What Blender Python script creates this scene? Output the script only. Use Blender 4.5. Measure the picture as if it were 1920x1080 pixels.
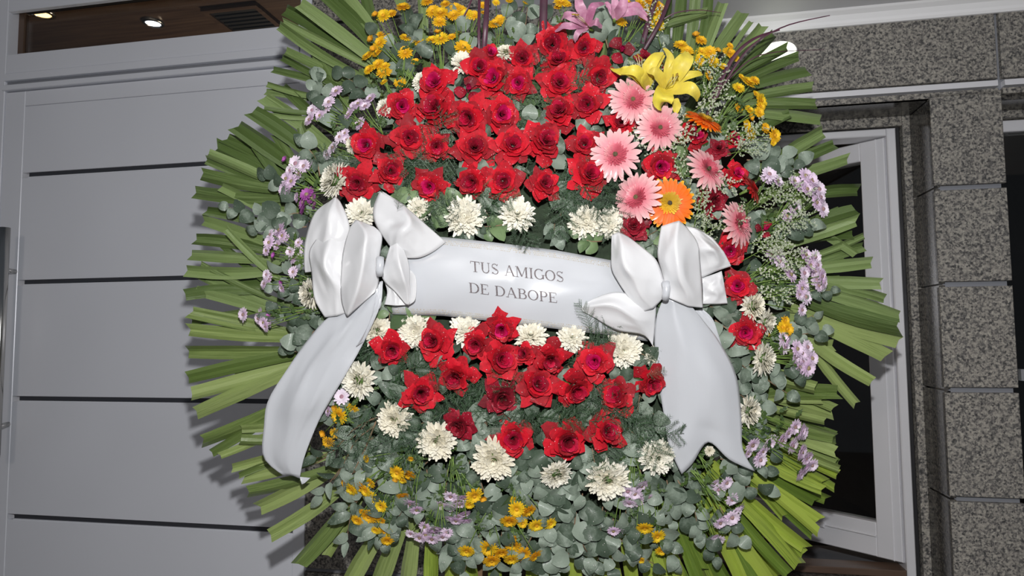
import bpy, math, random
from mathutils import Vector, Matrix, noise as mnoise
for o in list(bpy.data.objects): bpy.data.objects.remove(o, do_unlink=True)
R = random.Random(7)
SC = bpy.context.scene
COL = SC.collection
PI = math.pi
# ------------------------------------------------------------------ camera
F = 1280.0                      # focal length in pixels of the 1920 px frame (24 mm on 36 mm)
PITCH, ROLL, YAW = math.radians(4.066), math.radians(-0.414), math.radians(11.205)
CAM = Vector((0, 0, 1.35))
fw = Vector((0, math.cos(PITCH), math.sin(PITCH)))
_r = Vector((1, 0, 0)); _u = _r.cross(fw)
RT = _r * math.cos(ROLL) + _u * math.sin(ROLL)
UP = -_r * math.sin(ROLL) + _u * math.cos(ROLL)
CM = Matrix((RT, UP, -fw)).transposed()          # columns: right, up, towards the viewer
cam = bpy.data.cameras.new('camera'); cam.lens = 24; cam.sensor_width = 36; cam.clip_start = 0.01
co = bpy.data.objects.new('camera', cam); COL.objects.link(co)
co.matrix_world = Matrix.Translation(CAM) @ CM.to_4x4()
SC.camera = co
SC.view_settings.view_transform = 'Standard'; SC.view_settings.look = 'None'
SC.view_settings.gamma = 1.0; SC.view_settings.use_curve_mapping = False
SC.view_settings.exposure = 0.0
# ------------------------------------------------------------------ world: dim street night
wd = bpy.data.worlds.new('night'); SC.world = wd; wd.use_nodes = True
wd.node_tree.nodes['Background'].inputs[0].default_value = (0.75, 0.85, 1.0, 1)
wd.node_tree.nodes['Background'].inputs[1].default_value = 0.085
# the camera's flash on its hot shoe
fl = bpy.data.lights.new('flash', 'POINT'); fl.energy = 58; fl.shadow_soft_size = 0.018
fl.color = (1.0, 0.99, 0.985)
fo = bpy.data.objects.new('camera_flash', fl); COL.objects.link(fo)
fo.location = CAM + CM @ Vector((0.015, 0.19, 0.0))
# street lamp across the road, soft
sl = bpy.data.lights.new('street', 'AREA'); sl.energy = 16; sl.size = 0.5; sl.color = (1.0, 0.86, 0.74)
so = bpy.data.objects.new('street_light', sl); COL.objects.link(so)
so.location = (-1.6, -3.0, 3.3)
so.rotation_euler = (Vector((-0.9, 1.7, 1.6)) - so.location).to_track_quat('-Z', 'Y').to_euler()

# ------------------------------------------------------------------ coordinates
DW = 1.28                                         # distance of the wreath's plane
CX, CY = 1010.0, 590.0                            # wreath centre
def L(px, py, h):                                 # a point h metres in front of the wreath's plane, in the wreath's own frame
    k = (DW - h) / F
    return Vector(((px - 960) * k, -(py - 540) * k, h))
WM = Matrix.Translation(CAM + fw * DW) @ CM.to_4x4()   # wreath frame -> world
def W(px, py, h): return WM @ L(px, py, h)
def dome(px, py):
    r2 = ((px - CX) ** 2 + (py - CY) ** 2) / 600.0 ** 2
    return 0.075 * (1 - min(r2, 1.0))
fu = Vector((math.cos(YAW), -math.sin(YAW), 0)); fn = Vector((-math.sin(YAW), -math.cos(YAW), 0))
FP = Vector((0, 1.62, 0))
FB = Matrix.Translation(FP) @ Matrix((fu, -fn, Vector((0, 0, 1)))).transposed().to_4x4()  # facade: x along, y inwards, z up

# ------------------------------------------------------------------ materials
def sset(n, k, v):
    if k in n.inputs: n.inputs[k].default_value = v
def newmat(name, col, rough=0.5, spec=0.5, metal=0.0):
    m = bpy.data.materials.new(name); m.use_nodes = True
    b = m.node_tree.nodes['Principled BSDF']
    sset(b, 'Base Color', (*col, 1)); sset(b, 'Roughness', rough); sset(b, 'Metallic', metal); sset(b, 'Specular IOR Level', spec)
    return m, m.node_tree, b
def node(nt, t, **kw):
    n = nt.nodes.new(t)
    for k, v in kw.items(): setattr(n, k, v)
    return n
def ramp(nt, fac, stops):
    r = node(nt, 'ShaderNodeValToRGB'); e = r.color_ramp.elements
    while len(e) > 1: e.remove(e[-1])
    e[0].position = stops[0][0]; e[0].color = (*stops[0][1], 1)
    for p, c in stops[1:]:
        x = e.new(p); x.color = (*c, 1)
    nt.links.new(fac, r.inputs[0]); return r.outputs[0]
def coords(nt, scale, kind='Object', rot=(0, 0, 0)):
    tc = node(nt, 'ShaderNodeTexCoord'); mp = node(nt, 'ShaderNodeMapping')
    mp.inputs['Scale'].default_value = scale if hasattr(scale, '__len__') else (scale,) * 3
    mp.inputs['Rotation'].default_value = rot
    nt.links.new(tc.outputs[kind], mp.inputs[0]); return mp.outputs[0]
def noise(nt, vec, scale=1.0, detail=3, rough=0.6):
    n = node(nt, 'ShaderNodeTexNoise'); n.inputs['Scale'].default_value = scale
    n.inputs['Detail'].default_value = detail; n.inputs['Roughness'].default_value = rough
    nt.links.new(vec, n.inputs['Vector']); return n.outputs['Fac']
def bump(nt, b, h, strength=0.3, dist=0.001, coat=False):
    n = node(nt, 'ShaderNodeBump'); n.inputs['Strength'].default_value = strength; n.inputs['Distance'].default_value = dist
    nt.links.new(h, n.inputs['Height'])
    nt.links.new(n.outputs[0], b.inputs['Coat Normal' if coat else 'Normal']); return n
def plant(name, c1, c2, rough=0.5, scale=60, vary=0.35, wet=0.0, stretch=None, trans=0.0, bmp=0.25, specks=0.0):
    """a leaf or petal: two tones mottled by noise, a tone of its own per object, dew as tiny glossy bumps"""
    m, nt, b = newmat(name, c1, rough)
    v = coords(nt, stretch or (scale,) * 3, 'UV' if stretch else 'Object')
    f = noise(nt, v, 1.0, 4)
    oi = node(nt, 'ShaderNodeObjectInfo')
    mx = node(nt, 'ShaderNodeMath', operation='MULTIPLY_ADD'); mx.inputs[1].default_value = vary
    nt.links.new(oi.outputs['Random'], mx.inputs[0]); nt.links.new(f, mx.inputs[2])
    sb = node(nt, 'ShaderNodeMath', operation='SUBTRACT'); sb.inputs[1].default_value = vary / 2
    nt.links.new(mx.outputs[0], sb.inputs[0])
    col = ramp(nt, sb.outputs[0], [(0.3, c2), (0.7, c1)])
    if specks:                                    # sparkle of dew / glitter, painted into the colour as whitish specks
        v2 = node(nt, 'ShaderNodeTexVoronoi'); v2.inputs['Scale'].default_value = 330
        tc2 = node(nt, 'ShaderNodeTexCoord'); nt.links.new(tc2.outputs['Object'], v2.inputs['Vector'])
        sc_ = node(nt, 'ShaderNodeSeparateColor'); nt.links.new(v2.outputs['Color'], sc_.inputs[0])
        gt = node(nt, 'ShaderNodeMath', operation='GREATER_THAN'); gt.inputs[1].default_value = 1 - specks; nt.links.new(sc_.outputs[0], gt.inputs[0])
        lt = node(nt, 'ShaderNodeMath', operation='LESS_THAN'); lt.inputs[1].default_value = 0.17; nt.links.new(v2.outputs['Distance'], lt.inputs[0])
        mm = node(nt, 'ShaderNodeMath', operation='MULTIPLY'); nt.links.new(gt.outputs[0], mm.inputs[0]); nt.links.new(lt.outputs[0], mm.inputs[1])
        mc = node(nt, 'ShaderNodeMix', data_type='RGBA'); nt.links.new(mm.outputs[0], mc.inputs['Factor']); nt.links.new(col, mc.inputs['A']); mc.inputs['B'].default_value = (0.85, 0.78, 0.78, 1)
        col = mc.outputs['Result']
    nt.links.new(col, b.inputs['Base Color'])
    bump(nt, b, f, bmp, 0.002)
    if wet:
        sset(b, 'Coat Weight', wet); sset(b, 'Coat Roughness', 0.25)
        vo = node(nt, 'ShaderNodeTexVoronoi'); vo.inputs['Scale'].default_value = 420
        tc = node(nt, 'ShaderNodeTexCoord'); nt.links.new(tc.outputs['Object'], vo.inputs['Vector'])
        rr = ramp(nt, vo.outputs['Distance'], [(0.0, (1, 1, 1)), (0.42, (0, 0, 0))])
        bump(nt, b, rr, 1.0, 0.0009, True)
    return m
M = {}
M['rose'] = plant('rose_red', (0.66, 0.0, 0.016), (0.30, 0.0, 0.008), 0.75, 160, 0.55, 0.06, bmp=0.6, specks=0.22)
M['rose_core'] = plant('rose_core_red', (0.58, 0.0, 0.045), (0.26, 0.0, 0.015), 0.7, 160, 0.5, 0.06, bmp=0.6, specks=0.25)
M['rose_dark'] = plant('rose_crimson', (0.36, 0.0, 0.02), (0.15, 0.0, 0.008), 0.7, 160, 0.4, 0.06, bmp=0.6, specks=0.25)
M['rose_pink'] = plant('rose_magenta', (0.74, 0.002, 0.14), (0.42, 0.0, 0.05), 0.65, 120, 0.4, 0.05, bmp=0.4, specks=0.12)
M['mum'] = plant('chrysanthemum_white', (0.92, 0.90, 0.83), (0.84, 0.80, 0.70), 0.7, 60, 0.3, 0.05)
M['mum_in'] = plant('chrysanthemum_cream', (0.94, 0.92, 0.82), (0.86, 0.81, 0.66), 0.7, 60, 0.3, 0.05)
M['sepal'] = plant('sepal_green', (0.09, 0.17, 0.03), (0.04, 0.09, 0.02), 0.5, 60)
M['stem'] = plant('stem_green', (0.22, 0.34, 0.08), (0.12, 0.2, 0.04), 0.5, 60)
M['twig'] = plant('twig_brown', (0.30, 0.20, 0.12), (0.16, 0.10, 0.06), 0.6, 60)
M['foliage'] = plant('spray_foliage', (0.075, 0.13, 0.03), (0.03, 0.065, 0.015), 0.5, 60)
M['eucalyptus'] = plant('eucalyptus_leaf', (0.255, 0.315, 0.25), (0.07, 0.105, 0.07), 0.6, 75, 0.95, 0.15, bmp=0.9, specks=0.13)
M['eucalyptus_green'] = plant('eucalyptus_green_leaf', (0.18, 0.27, 0.12), (0.075, 0.13, 0.055), 0.5, 60, 0.6, 0.2, bmp=0.7)
M['fern'] = plant('asparagus_fern', (0.045, 0.10, 0.04), (0.02, 0.05, 0.02), 0.45, 60)
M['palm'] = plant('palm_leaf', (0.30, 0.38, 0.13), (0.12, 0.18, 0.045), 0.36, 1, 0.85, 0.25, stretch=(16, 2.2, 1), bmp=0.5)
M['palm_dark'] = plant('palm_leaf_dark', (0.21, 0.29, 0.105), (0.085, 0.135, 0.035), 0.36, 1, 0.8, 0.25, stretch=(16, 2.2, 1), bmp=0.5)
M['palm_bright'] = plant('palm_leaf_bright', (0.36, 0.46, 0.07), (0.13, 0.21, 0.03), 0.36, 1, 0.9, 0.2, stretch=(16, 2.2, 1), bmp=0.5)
M['blade'] = plant('purple_blade', (0.10, 0.03, 0.055), (0.05, 0.015, 0.03), 0.4, 40)
M['yellow'] = plant('button_yellow', (0.92, 0.66, 0.02), (0.90, 0.50, 0.01), 0.7, 60, 0.5)
M['amber'] = plant('button_amber', (0.85, 0.42, 0.01), (0.60, 0.30, 0.01), 0.7, 200)
M['lilac'] = plant('spray_lilac', (0.94, 0.83, 0.94), (0.84, 0.66, 0.84), 0.7, 60, 0.5)
M['lilac_dark'] = plant('spray_purple', (0.60, 0.20, 0.58), (0.42, 0.09, 0.40), 0.6, 60, 0.4)
M['lilac_eye'] = plant('spray_eye', (0.42, 0.22, 0.30), (0.3, 0.25, 0.1), 0.7, 200)
M['floret'] = plant('sea_lavender_white', (0.58, 0.60, 0.47), (0.34, 0.40, 0.26), 0.7, 90)
M['moss'] = plant('floral_base', (0.035, 0.055, 0.03), (0.012, 0.02, 0.012), 0.9, 50, bmp=0.8)
M['lily_y'] = plant('lily_yellow', (0.84, 0.70, 0.07), (0.70, 0.56, 0.09), 0.5, 60, 0.3, 0.12, bmp=0.6)
M['lily_p'] = plant('lily_pink', (0.70, 0.40, 0.52), (0.48, 0.17, 0.30), 0.5, 60, 0.3, 0.1)
M['anther'] = plant('lily_anther', (0.45, 0.32, 0.04), (0.35, 0.2, 0.02), 0.8, 200)
M['filament'] = plant('lily_filament', (0.72, 0.68, 0.38), (0.6, 0.55, 0.25), 0.5, 60)
def along(name, stops, rough=0.55):
    """colour that runs from a petal's foot to its tip (the petal's own y, 0..1 of its 42 mm)"""
    m, nt, b = newmat(name, stops[0][1], rough)
    tc = node(nt, 'ShaderNodeTexCoord'); sp = node(nt, 'ShaderNodeSeparateXYZ'); nt.links.new(tc.outputs['Object'], sp.inputs[0])
    mu = node(nt, 'ShaderNodeMath', operation='MULTIPLY'); mu.inputs[1].default_value = 1 / 0.042
    nt.links.new(sp.outputs[1], mu.inputs[0])
    n = noise(nt, coords(nt, (900, 60, 300)), 1.0, 3)
    ma = node(nt, 'ShaderNodeMath', operation='MULTIPLY_ADD'); ma.inputs[1].default_value = 0.3
    nt.links.new(n, ma.inputs[0]); nt.links.new(mu.outputs[0], ma.inputs[2])
    sb = node(nt, 'ShaderNodeMath', operation='SUBTRACT'); sb.inputs[1].default_value = 0.15; nt.links.new(ma.outputs[0], sb.inputs[0])
    nt.links.new(ramp(nt, sb.outputs[0], stops), b.inputs['Base Color'])
    bump(nt, b, n, 0.5, 0.001); sset(b, 'Coat Weight', 0.3); sset(b, 'Coat Roughness', 0.2)
    return m
M['ger_pink'] = along('gerbera_pink', [(0.1, (0.75, 0.14, 0.22)), (0.5, (0.80, 0.30, 0.34)), (0.95, (0.86, 0.56, 0.55))])
M['ger_pink_in'] = along('gerbera_pink_inner', [(0.0, (0.55, 0.08, 0.12)), (0.15, (0.74, 0.16, 0.22)), (0.4, (0.86, 0.42, 0.44))])
M['ger_orange'] = along('gerbera_orange', [(0.3, (0.92, 0.12, 0.001)), (0.85, (0.95, 0.17, 0.001)), (1.0, (0.95, 0.50, 0.02))])
M['ger_orange_in'] = along('gerbera_orange_inner', [(0.0, (0.6, 0.35, 0.02)), (0.3, (0.85, 0.50, 0.03)), (0.9, (0.88, 0.30, 0.01))])
M['ger_red'] = along('gerbera_red', [(0.1, (0.45, 0.01, 0.01)), (0.9, (0.62, 0.02, 0.02))])
M['ger_disc'] = plant('gerbera_disc', (0.16, 0.12, 0.05), (0.04, 0.03, 0.02), 0.8, 350)
M['ger_disc_o'] = plant('gerbera_disc_dark', (0.10, 0.07, 0.03), (0.02, 0.02, 0.02), 0.8, 350)
# satin ribbon
m, nt, b = newmat('white_satin', (0.61, 0.63, 0.665), 0.25, 0.6); M['satin'] = m
v = coords(nt, (1, 1, 1)); w1 = noise(nt, coords(nt, (900, 40, 40)), 1.0, 2); 
bump(nt, b, w1, 0.10, 0.0004)
sset(b, 'Coat Weight', 0.35); sset(b, 'Coat Roughness', 0.12); sset(b, 'Sheen Weight', 0.1)
vo = node(nt, 'ShaderNodeTexVoronoi'); vo.inputs['Scale'].default_value = 260; nt.links.new(v, vo.inputs['Vector'])
rr = ramp(nt, vo.outputs['Distance'], [(0.0, (1, 1, 1)), (0.22, (0, 0, 0))]); bump(nt, b, rr, 0.8, 0.0008, True)
ms = M['satin']; m = ms.copy(); m.name = 'white_satin_bow'; m.node_tree.nodes['Principled BSDF'].inputs['Base Color'].default_value = (0.77, 0.775, 0.79, 1); M['satin_bow'] = m
m, nt, b = newmat('silver_lettering', (0.20, 0.17, 0.18), 0.55, 0.3, 0.15); M['letter'] = m
n1 = noise(nt, coords(nt, 1400), 1.0, 2); nt.links.new(ramp(nt, n1, [(0.42, (0.07, 0.055, 0.06)), (0.66, (0.34, 0.30, 0.31))]), b.inputs['Base Color'])
m, nt, b = newmat('gold_border', (0.34, 0.29, 0.20), 0.5, 0.5, 0.2); M['border'] = m
# building
def metalpaint(name, col, rough=0.33):
    m, nt, b = newmat(name, col, rough, 0.5, 0.10)
    n = noise(nt, coords(nt, (700, 700, 3)), 1.0, 2); n2 = noise(nt, coords(nt, (1.5, 1.5, 1.5)), 1.0, 2)
    nt.links.new(ramp(nt, n2, [(0.3, tuple(c * 0.92 for c in col)), (0.7, col)]), b.inputs['Base Color'])
    bump(nt, b, n, 0.05, 0.0004); return m
M['alu'] = metalpaint('anodised_aluminium', (0.77, 0.79, 0.85), 0.34)
M['alu_bright'] = metalpaint('window_aluminium', (0.70, 0.70, 0.73))
m, nt, b = newmat('brushed_steel', (0.55, 0.54, 0.52), 0.22, 0.5, 1.0); M['steel'] = m
bump(nt, b, noise(nt, coords(nt, (900, 900, 8)), 1.0, 2), 0.05, 0.0003)
M['gap'] = newmat('black_rubber', (0.02, 0.02, 0.022), 0.4)[0]
M['groove'] = newmat('dark_groove', (0.06, 0.062, 0.072), 0.25, 0.6, 0.3)[0]
def granite(name, rough, dark=1.0):
    m, nt, b = newmat(name, (0.3, 0.3, 0.28), rough, 0.5)
    v = coords(nt, 1.0, 'Object')
    n0 = noise(nt, v, 130, 4, 0.75)
    vo = node(nt, 'ShaderNodeTexVoronoi'); vo.inputs['Scale'].default_value = 260; nt.links.new(v, vo.inputs['Vector'])
    sp = node(nt, 'ShaderNodeSeparateColor'); nt.links.new(vo.outputs['Color'], sp.inputs[0])
    ma = node(nt, 'ShaderNodeMath', operation='MULTIPLY_ADD'); ma.inputs[1].default_value = 0.30
    nt.links.new(sp.outputs[0], ma.inputs[0]); nt.links.new(n0, ma.inputs[2])
    k = dark
    c = ramp(nt, ma.outputs[0], [(0.44, (0.035 * k, 0.035 * k, 0.035 * k)), (0.57, (0.11 * k, 0.105 * k, 0.10 * k)), (0.70, (0.24 * k, 0.225 * k, 0.20 * k)), (0.92, (0.38 * k, 0.36 * k, 0.31 * k))])
    nt.links.new(c, b.inputs['Base Color']); bump(nt, b, n0, 0.25, 0.001); return m
M['granite'] = granite('flamed_granite', 0.75)
M['granite_polished'] = granite('polished_granite', 0.07, 0.33)
M['mortar'] = newmat('joint_strip', (0.30, 0.31, 0.34), 0.4, 0.5, 0.4)[0]
M['plaster'] = metalpaint('white_soffit', (0.62, 0.62, 0.64), 0.6)
M['cove'] = newmat('white_moulding', (0.82, 0.82, 0.83), 0.55)[0]
m, nt, b = newmat('brown_wood', (0.10, 0.06, 0.04), 0.3); M['wood'] = m
n1 = noise(nt, coords(nt, (3, 60, 3)), 1.0, 4); nt.links.new(ramp(nt, n1, [(0.3, (0.06, 0.036, 0.026)), (0.7, (0.13, 0.085, 0.06))]), b.inputs['Base Color'])
M['darkroom'] = plant('dark_interior', (0.05, 0.045, 0.045), (0.03, 0.028, 0.03), 0.7, 3)
m, nt, b = newmat('window_glass', (0.9, 0.92, 0.9), 0.02, 0.5); M['glass'] = m
sset(b, 'Transmission Weight', 1.0); sset(b, 'IOR', 1.45)
def emis(name, col, s):
    m, nt, b = newmat(name, col, 0.4); sset(b, 'Emission Color', (*col, 1)); sset(b, 'Emission Strength', s); return m
M['lamp'] = emis('lamp_diffuser', (0.95, 1.0, 0.80), 1.8)
M['led'] = emis('downlight_white', (0.85, 0.88, 1.0), 9.0)
M['warm'] = emis('downlight_warm', (1.0, 0.62, 0.25), 3.5)
M['pave'] = plant('pavement', (0.22, 0.21, 0.2), (0.14, 0.135, 0.13), 0.8, 12)
M['stand'] = plant('stand_wood', (0.24, 0.15, 0.08), (0.15, 0.09, 0.05), 0.6, 20)

# ------------------------------------------------------------------ mesh helpers
def mk(name, vs, fs, mat=None, smooth=True, midx=None):
    me = bpy.data.meshes.new(name); me.from_pydata([tuple(v) for v in vs], [], fs)
    for x in (mat if isinstance(mat, (list, tuple)) else [mat]):
        if x: me.materials.append(x)
    me.polygons.foreach_set('use_smooth', [smooth] * len(me.polygons))
    if midx: me.polygons.foreach_set('material_index', midx)
    me.update(); return me
def obj(name, me, parent=None, mat=None):
    o = bpy.data.objects.new(name, me); COL.objects.link(o)
    if parent is not None: o.parent = parent
    if mat is not None: o.matrix_local = mat
    return o
USED = set()
def tag(o, label, cat, group=None, kind=None):
    o['label'] = label; o['category'] = cat
    if group: o['group'] = group
    if kind: o['kind'] = kind
    USED.add(label); return o
def thing(name, label, cat, mat, group=None):
    o = bpy.data.objects.new(name, None); COL.objects.link(o); o.matrix_world = mat
    o.empty_display_size = 0.02
    return tag(o, label, cat, group)
def grid(nu, nv, fn_):
    vs = [fn_(i / nu, j / nv) for j in range(nv + 1) for i in range(nu + 1)]
    fs = [(j * (nu + 1) + i, j * (nu + 1) + i + 1, (j + 1) * (nu + 1) + i + 1, (j + 1) * (nu + 1) + i) for j in range(nv) for i in range(nu)]
    return vs, fs
def join(parts):
    V, Fc = [], []
    for vs, fs in parts:
        k = len(V); V += vs; Fc += [tuple(i + k for i in f) for f in fs]
    return V, Fc
def tube(pts, r0, r1=None, n=5):
    r1 = r0 if r1 is None else r1
    vs, fs = [], []
    pts = [Vector(p) for p in pts]
    for i, p in enumerate(pts):
        d = (pts[min(i + 1, len(pts) - 1)] - pts[max(i - 1, 0)]).normalized()
        a = d.orthogonal().normalized(); b_ = d.cross(a)
        r = r0 + (r1 - r0) * i / (len(pts) - 1)
        for k in range(n):
            t = 2 * PI * k / n; vs.append(p + a * math.cos(t) * r + b_ * math.sin(t) * r)
    for i in range(len(pts) - 1):
        for k in range(n):
            fs.append((i * n + k, i * n + (k + 1) % n, (i + 1) * n + (k + 1) % n, (i + 1) * n + k))
    fs.append(tuple(range(n - 1, -1, -1))); fs.append(tuple((len(pts) - 1) * n + k for k in range(n)))
    return vs, fs
def box(x0, x1, y0, y1, z0, z1, bev=0.0):
    if bev <= 0:
        vs = [Vector((x, y, z)) for z in (z0, z1) for y in (y0, y1) for x in (x0, x1)]
        return vs, [(0, 2, 3, 1), (4, 5, 7, 6), (0, 1, 5, 4), (2, 6, 7, 3), (0, 4, 6, 2), (1, 3, 7, 5)]
    # front (y0) edges chamfered
    b = bev
    vs = [Vector(p) for p in ((x0, y0 + b, z0), (x1, y0 + b, z0), (x1, y0 + b, z1), (x0, y0 + b, z1),
                              (x0 + b, y0, z0 + b), (x1 - b, y0, z0 + b), (x1 - b, y0, z1 - b), (x0 + b, y0, z1 - b),
                              (x0, y1, z0), (x1, y1, z0), (x1, y1, z1), (x0, y1, z1))]
    return vs, [(4, 5, 6, 7), (0, 1, 5, 4), (1, 2, 6, 5), (2, 3, 7, 6), (3, 0, 4, 7), (0, 8, 9, 1), (1, 9, 10, 2), (2, 10, 11, 3), (3, 11, 8, 0), (11, 10, 9, 8)]
def cat(P, t):                                    # Catmull-Rom through control points
    n = len(P) - 1; x = min(max(t, 0), 1) * n; i = min(int(x), n - 1); f = x - i
    p0 = P[max(i - 1, 0)]; p1 = P[i]; p2 = P[i + 1]; p3 = P[min(i + 2, n)]
    return tuple(0.5 * (2 * b_ + (c - a) * f + (2 * a - 5 * b_ + 4 * c - d) * f * f + (3 * b_ - a - 3 * c + d) * f ** 3) for a, b_, c, d in zip(p0, p1, p2, p3))
def basis_to(n, roll=0.0, up=Vector((0, 1, 0))):
    """rotation whose z axis is n (wreath frame)"""
    z = Vector(n).normalized(); x = up.cross(z)
    if x.length < 1e-4: x = Vector((1, 0, 0))
    x.normalize(); y = z.cross(x)
    return (Matrix((x, y, z)).transposed() @ Matrix.Rotation(roll, 3, 'Z')).to_4x4()

# ------------------------------------------------------------------ setting: facade
def fbox(name, mat, x0, x1, y0, y1, z0, z1, parent=None, bev=0.0, mesh=None):
    vs, fs = box(x0, x1, y0, y1, z0, z1, bev)
    o = obj(name, mk(name, vs, fs, mat, False), parent)
    if parent is None: o.matrix_world = FB
    return o
def struct(name, mesh_or_none, mat=FB):
    o = bpy.data.objects.new(name, mesh_or_none); COL.objects.link(o); o.matrix_world = mat; o['kind'] = 'structure'; return o
JZ = [0.0, 0.10, 0.321, 0.554, 0.781, 1.008, 1.232, 1.4535, 1.660, 1.870]
OL, OR, OT, SILL, DEP = -0.05, 0.922, 1.856, 0.80, 0.118
# backing wall with the openings left out
P = [box(-0.525, OL - 0.012, 0.012, 0.40, 0, 2.9), box(OR + 0.012, 1.055, 0.012, 0.40, 0, 1.86), box(OL - 0.012, 1.3, 0.012, 0.40, 1.868, 2.9),
     box(OL - 0.012, OR + 0.012, 0.012, 0.40, 0, SILL - 0.012), box(-2.6, -1.62, 0.012, 0.06, 0, 2.9), box(-1.62, -0.525, 0.012, 0.06, 2.40, 2.9), box(1.3, 2.6, 0.012, 0.4, 1.868, 2.9), box(1.9, 2.6, 0.012, 0.4, 0, 1.868)]
wall = struct('wall_front', mk('wall_front', *join(P), M['mortar'], False))
def gran(x0, x1, z0, z1, y0=0.0, mat='granite'):
    g = 0.0055
    vs, fs = box(x0 + g * 0, x1, y0, 0.014, z0 + g, z1 - g, 0.0012)
    o = obj('granite_panel', mk('granite_panel', vs, fs, M[mat], False), wall)
    return o
for a, b_ in zip(JZ[1:-1], JZ[2:]): gran(-0.525, OL, a, b_); gran(OR, 1.060, a, b_)
gran(-0.525, OL, 1.87, 2.16); gran(-0.525, OL, 2.16, 2.5)
gran(OL, 1.055, 1.885, 2.16); gran(1.064, 1.60, 1.885, 2.16); gran(1.604, 2.2, 1.885, 2.16)
gran(OL, 1.055, OT - 0.0055, 1.8745)                      # narrow lip under the metal strip
gran(1.064, 1.60, OT - 0.0055, 1.8745)
for a, b_ in zip(JZ[1:4], JZ[2:5]):
    gran(OL, 0.42, a, min(b_, SILL)); gran(0.43, OR, a, min(b_, SILL))
st = fbox('metal_strip', M['alu_bright'], OL, 1.053, -0.004, 0.012, 1.8725, 1.8845, wall)
st = fbox('metal_strip', M['alu_bright'], 1.066, 2.2, -0.004, 0.012, 1.8725, 1.8845, wall)
# polished reveal of the right opening, in slabs
for a, b_ in zip(JZ[4:-1], JZ[5:]):
    vs, fs = box(OR, OR + 0.012, 0.003, DEP, max(a, SILL) + 0.002, min(b_, OT) - 0.002)
    obj('reveal_slab', mk('reveal_slab', vs, fs, M['granite_polished'], False), wall)
    vs, fs = box(OL - 0.012, OL, 0.003, DEP, max(a, SILL) + 0.002, min(b_, OT) - 0.002)
    obj('reveal_slab', mk('reveal_slab', vs, fs, M['granite_polished'], False), wall)
obj('lintel_slab', mk('lintel_slab', *box(OL, OR, 0.003, DEP, OT, OT + 0.012), M['granite_polished'], False), wall)
obj('sill_slab', mk('sill_slab', *box(OL, OR, -0.02, DEP + 0.1, SILL - 0.02, SILL + 0.004), M['granite_polished'], False), wall)
# rough granite rebate round the frame
obj('granite_rebate', mk('granite_rebate', *box(OR - 0.016, OR + 0.1, DEP, DEP + 0.06, SILL, OT), M['granite'], False), wall)
obj('granite_rebate', mk('granite_rebate', *box(OL, OR - 0.017, DEP, DEP + 0.06, OT - 0.022, OT + 0.1), M['granite'], False), wall)
# window_1: frame, open leaf
win = struct('window_1', None)
FR = OR - 0.018
def wbox(name, *a, mat='alu_bright', bev=0.002): return fbox(name, M[mat], *a, win, bev)
wbox('frame_gasket', FR - 0.012, FR, DEP + 0.012, DEP + 0.05, SILL, OT - 0.02, mat='gap')
wbox('frame_jamb', FR - 0.031, FR - 0.012, DEP + 0.002, DEP + 0.06, SILL + 0.004, OT - 0.026)
wbox('frame_jamb', OL + 0.01, OL + 0.035, DEP + 0.002, DEP + 0.06, SILL + 0.004, OT - 0.026)
wbox('frame_head', OL + 0.036, FR - 0.0315, DEP + 0.003, DEP + 0.06, OT - 0.043, OT - 0.026)
wbox('frame_gasket', OL, FR - 0.012, DEP + 0.008, DEP + 0.05, OT - 0.026, OT - 0.022, mat='gap')
wbox('frame_sill', OL + 0.036, FR - 0.0315, DEP + 0.003, DEP + 0.06, SILL + 0.004, SILL + 0.020, mat='wood')
lf = struct('window_2', None, FB @ Matrix.Translation((0.868, DEP + 0.012, 0)) @ Matrix.Rotation(math.radians(-41), 4, 'Z'))
# leaf runs from the hinge towards -x and inwards
def lbox(name, *a, mat='alu_bright', bev=0.002): return fbox(name, M[mat], *a, lf, bev)
LZ0, LZ1, LW = 0.834, 1.811, 0.52
lbox('stile', -0.056, 0.0, 0, 0.04, LZ0, LZ1); lbox('stile', -LW, -LW + 0.056, 0, 0.04, LZ0, LZ1)
lbox('top_rail', -LW + 0.0565, -0.0565, 0.001, 0.04, LZ1 - 0.045, LZ1)
lbox('bottom_rail', -LW + 0.0565, -0.0565, 0.001, 0.04, LZ0, LZ0 + 0.078)
lbox('pane', -LW + 0.05, -0.05, 0.018, 0.024, LZ0 + 0.07, LZ1 - 0.04, mat='glass', bev=0)
lbox('glazing_bead', -LW + 0.0565, -0.0565, -0.003, 0.001, LZ0 + 0.045, LZ0 + 0.049)
lbox('stile_ridge', -0.020, -0.017, -0.003, 0.001, LZ0, LZ1)
for z in (1.72, 1.66, 1.45, 1.28, 0.95, 0.88):
    lbox('hinge', 0.001, 0.009, 0.004, 0.02, z, z + 0.045)
lbox('drain_button', -0.19, -0.178, -0.006, 0.001, LZ0 + 0.04, LZ0 + 0.052, bev=0.003)
# second opening, far right
w3 = struct('window_3', None)
fbox('frame_head', M['alu_bright'], 1.066, 1.85, 0.10, 0.14, 1.80, 1.826, w3, 0.002)
fbox('lintel_slab', M['granite_polished'], 1.064, 1.9, 0.014, 0.10, 1.845, 1.857, w3)
fbox('lintel_rebate', M['granite'], 1.064, 1.9, 0.09, 0.12, 1.829, 1.845, w3)
fbox('pane', M['glass'], 1.068, 1.85, 0.115, 0.121, 0.8, 1.8, w3)
fbox('cross_bar', M['alu'], 1.12, 1.85, 0.10, 0.13, 1.245, 1.27, w3)
fbox('sill_panel', M['granite'], 1.064, 1.9, 0.0, 0.12, 0.1, 0.8, w3)
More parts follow.
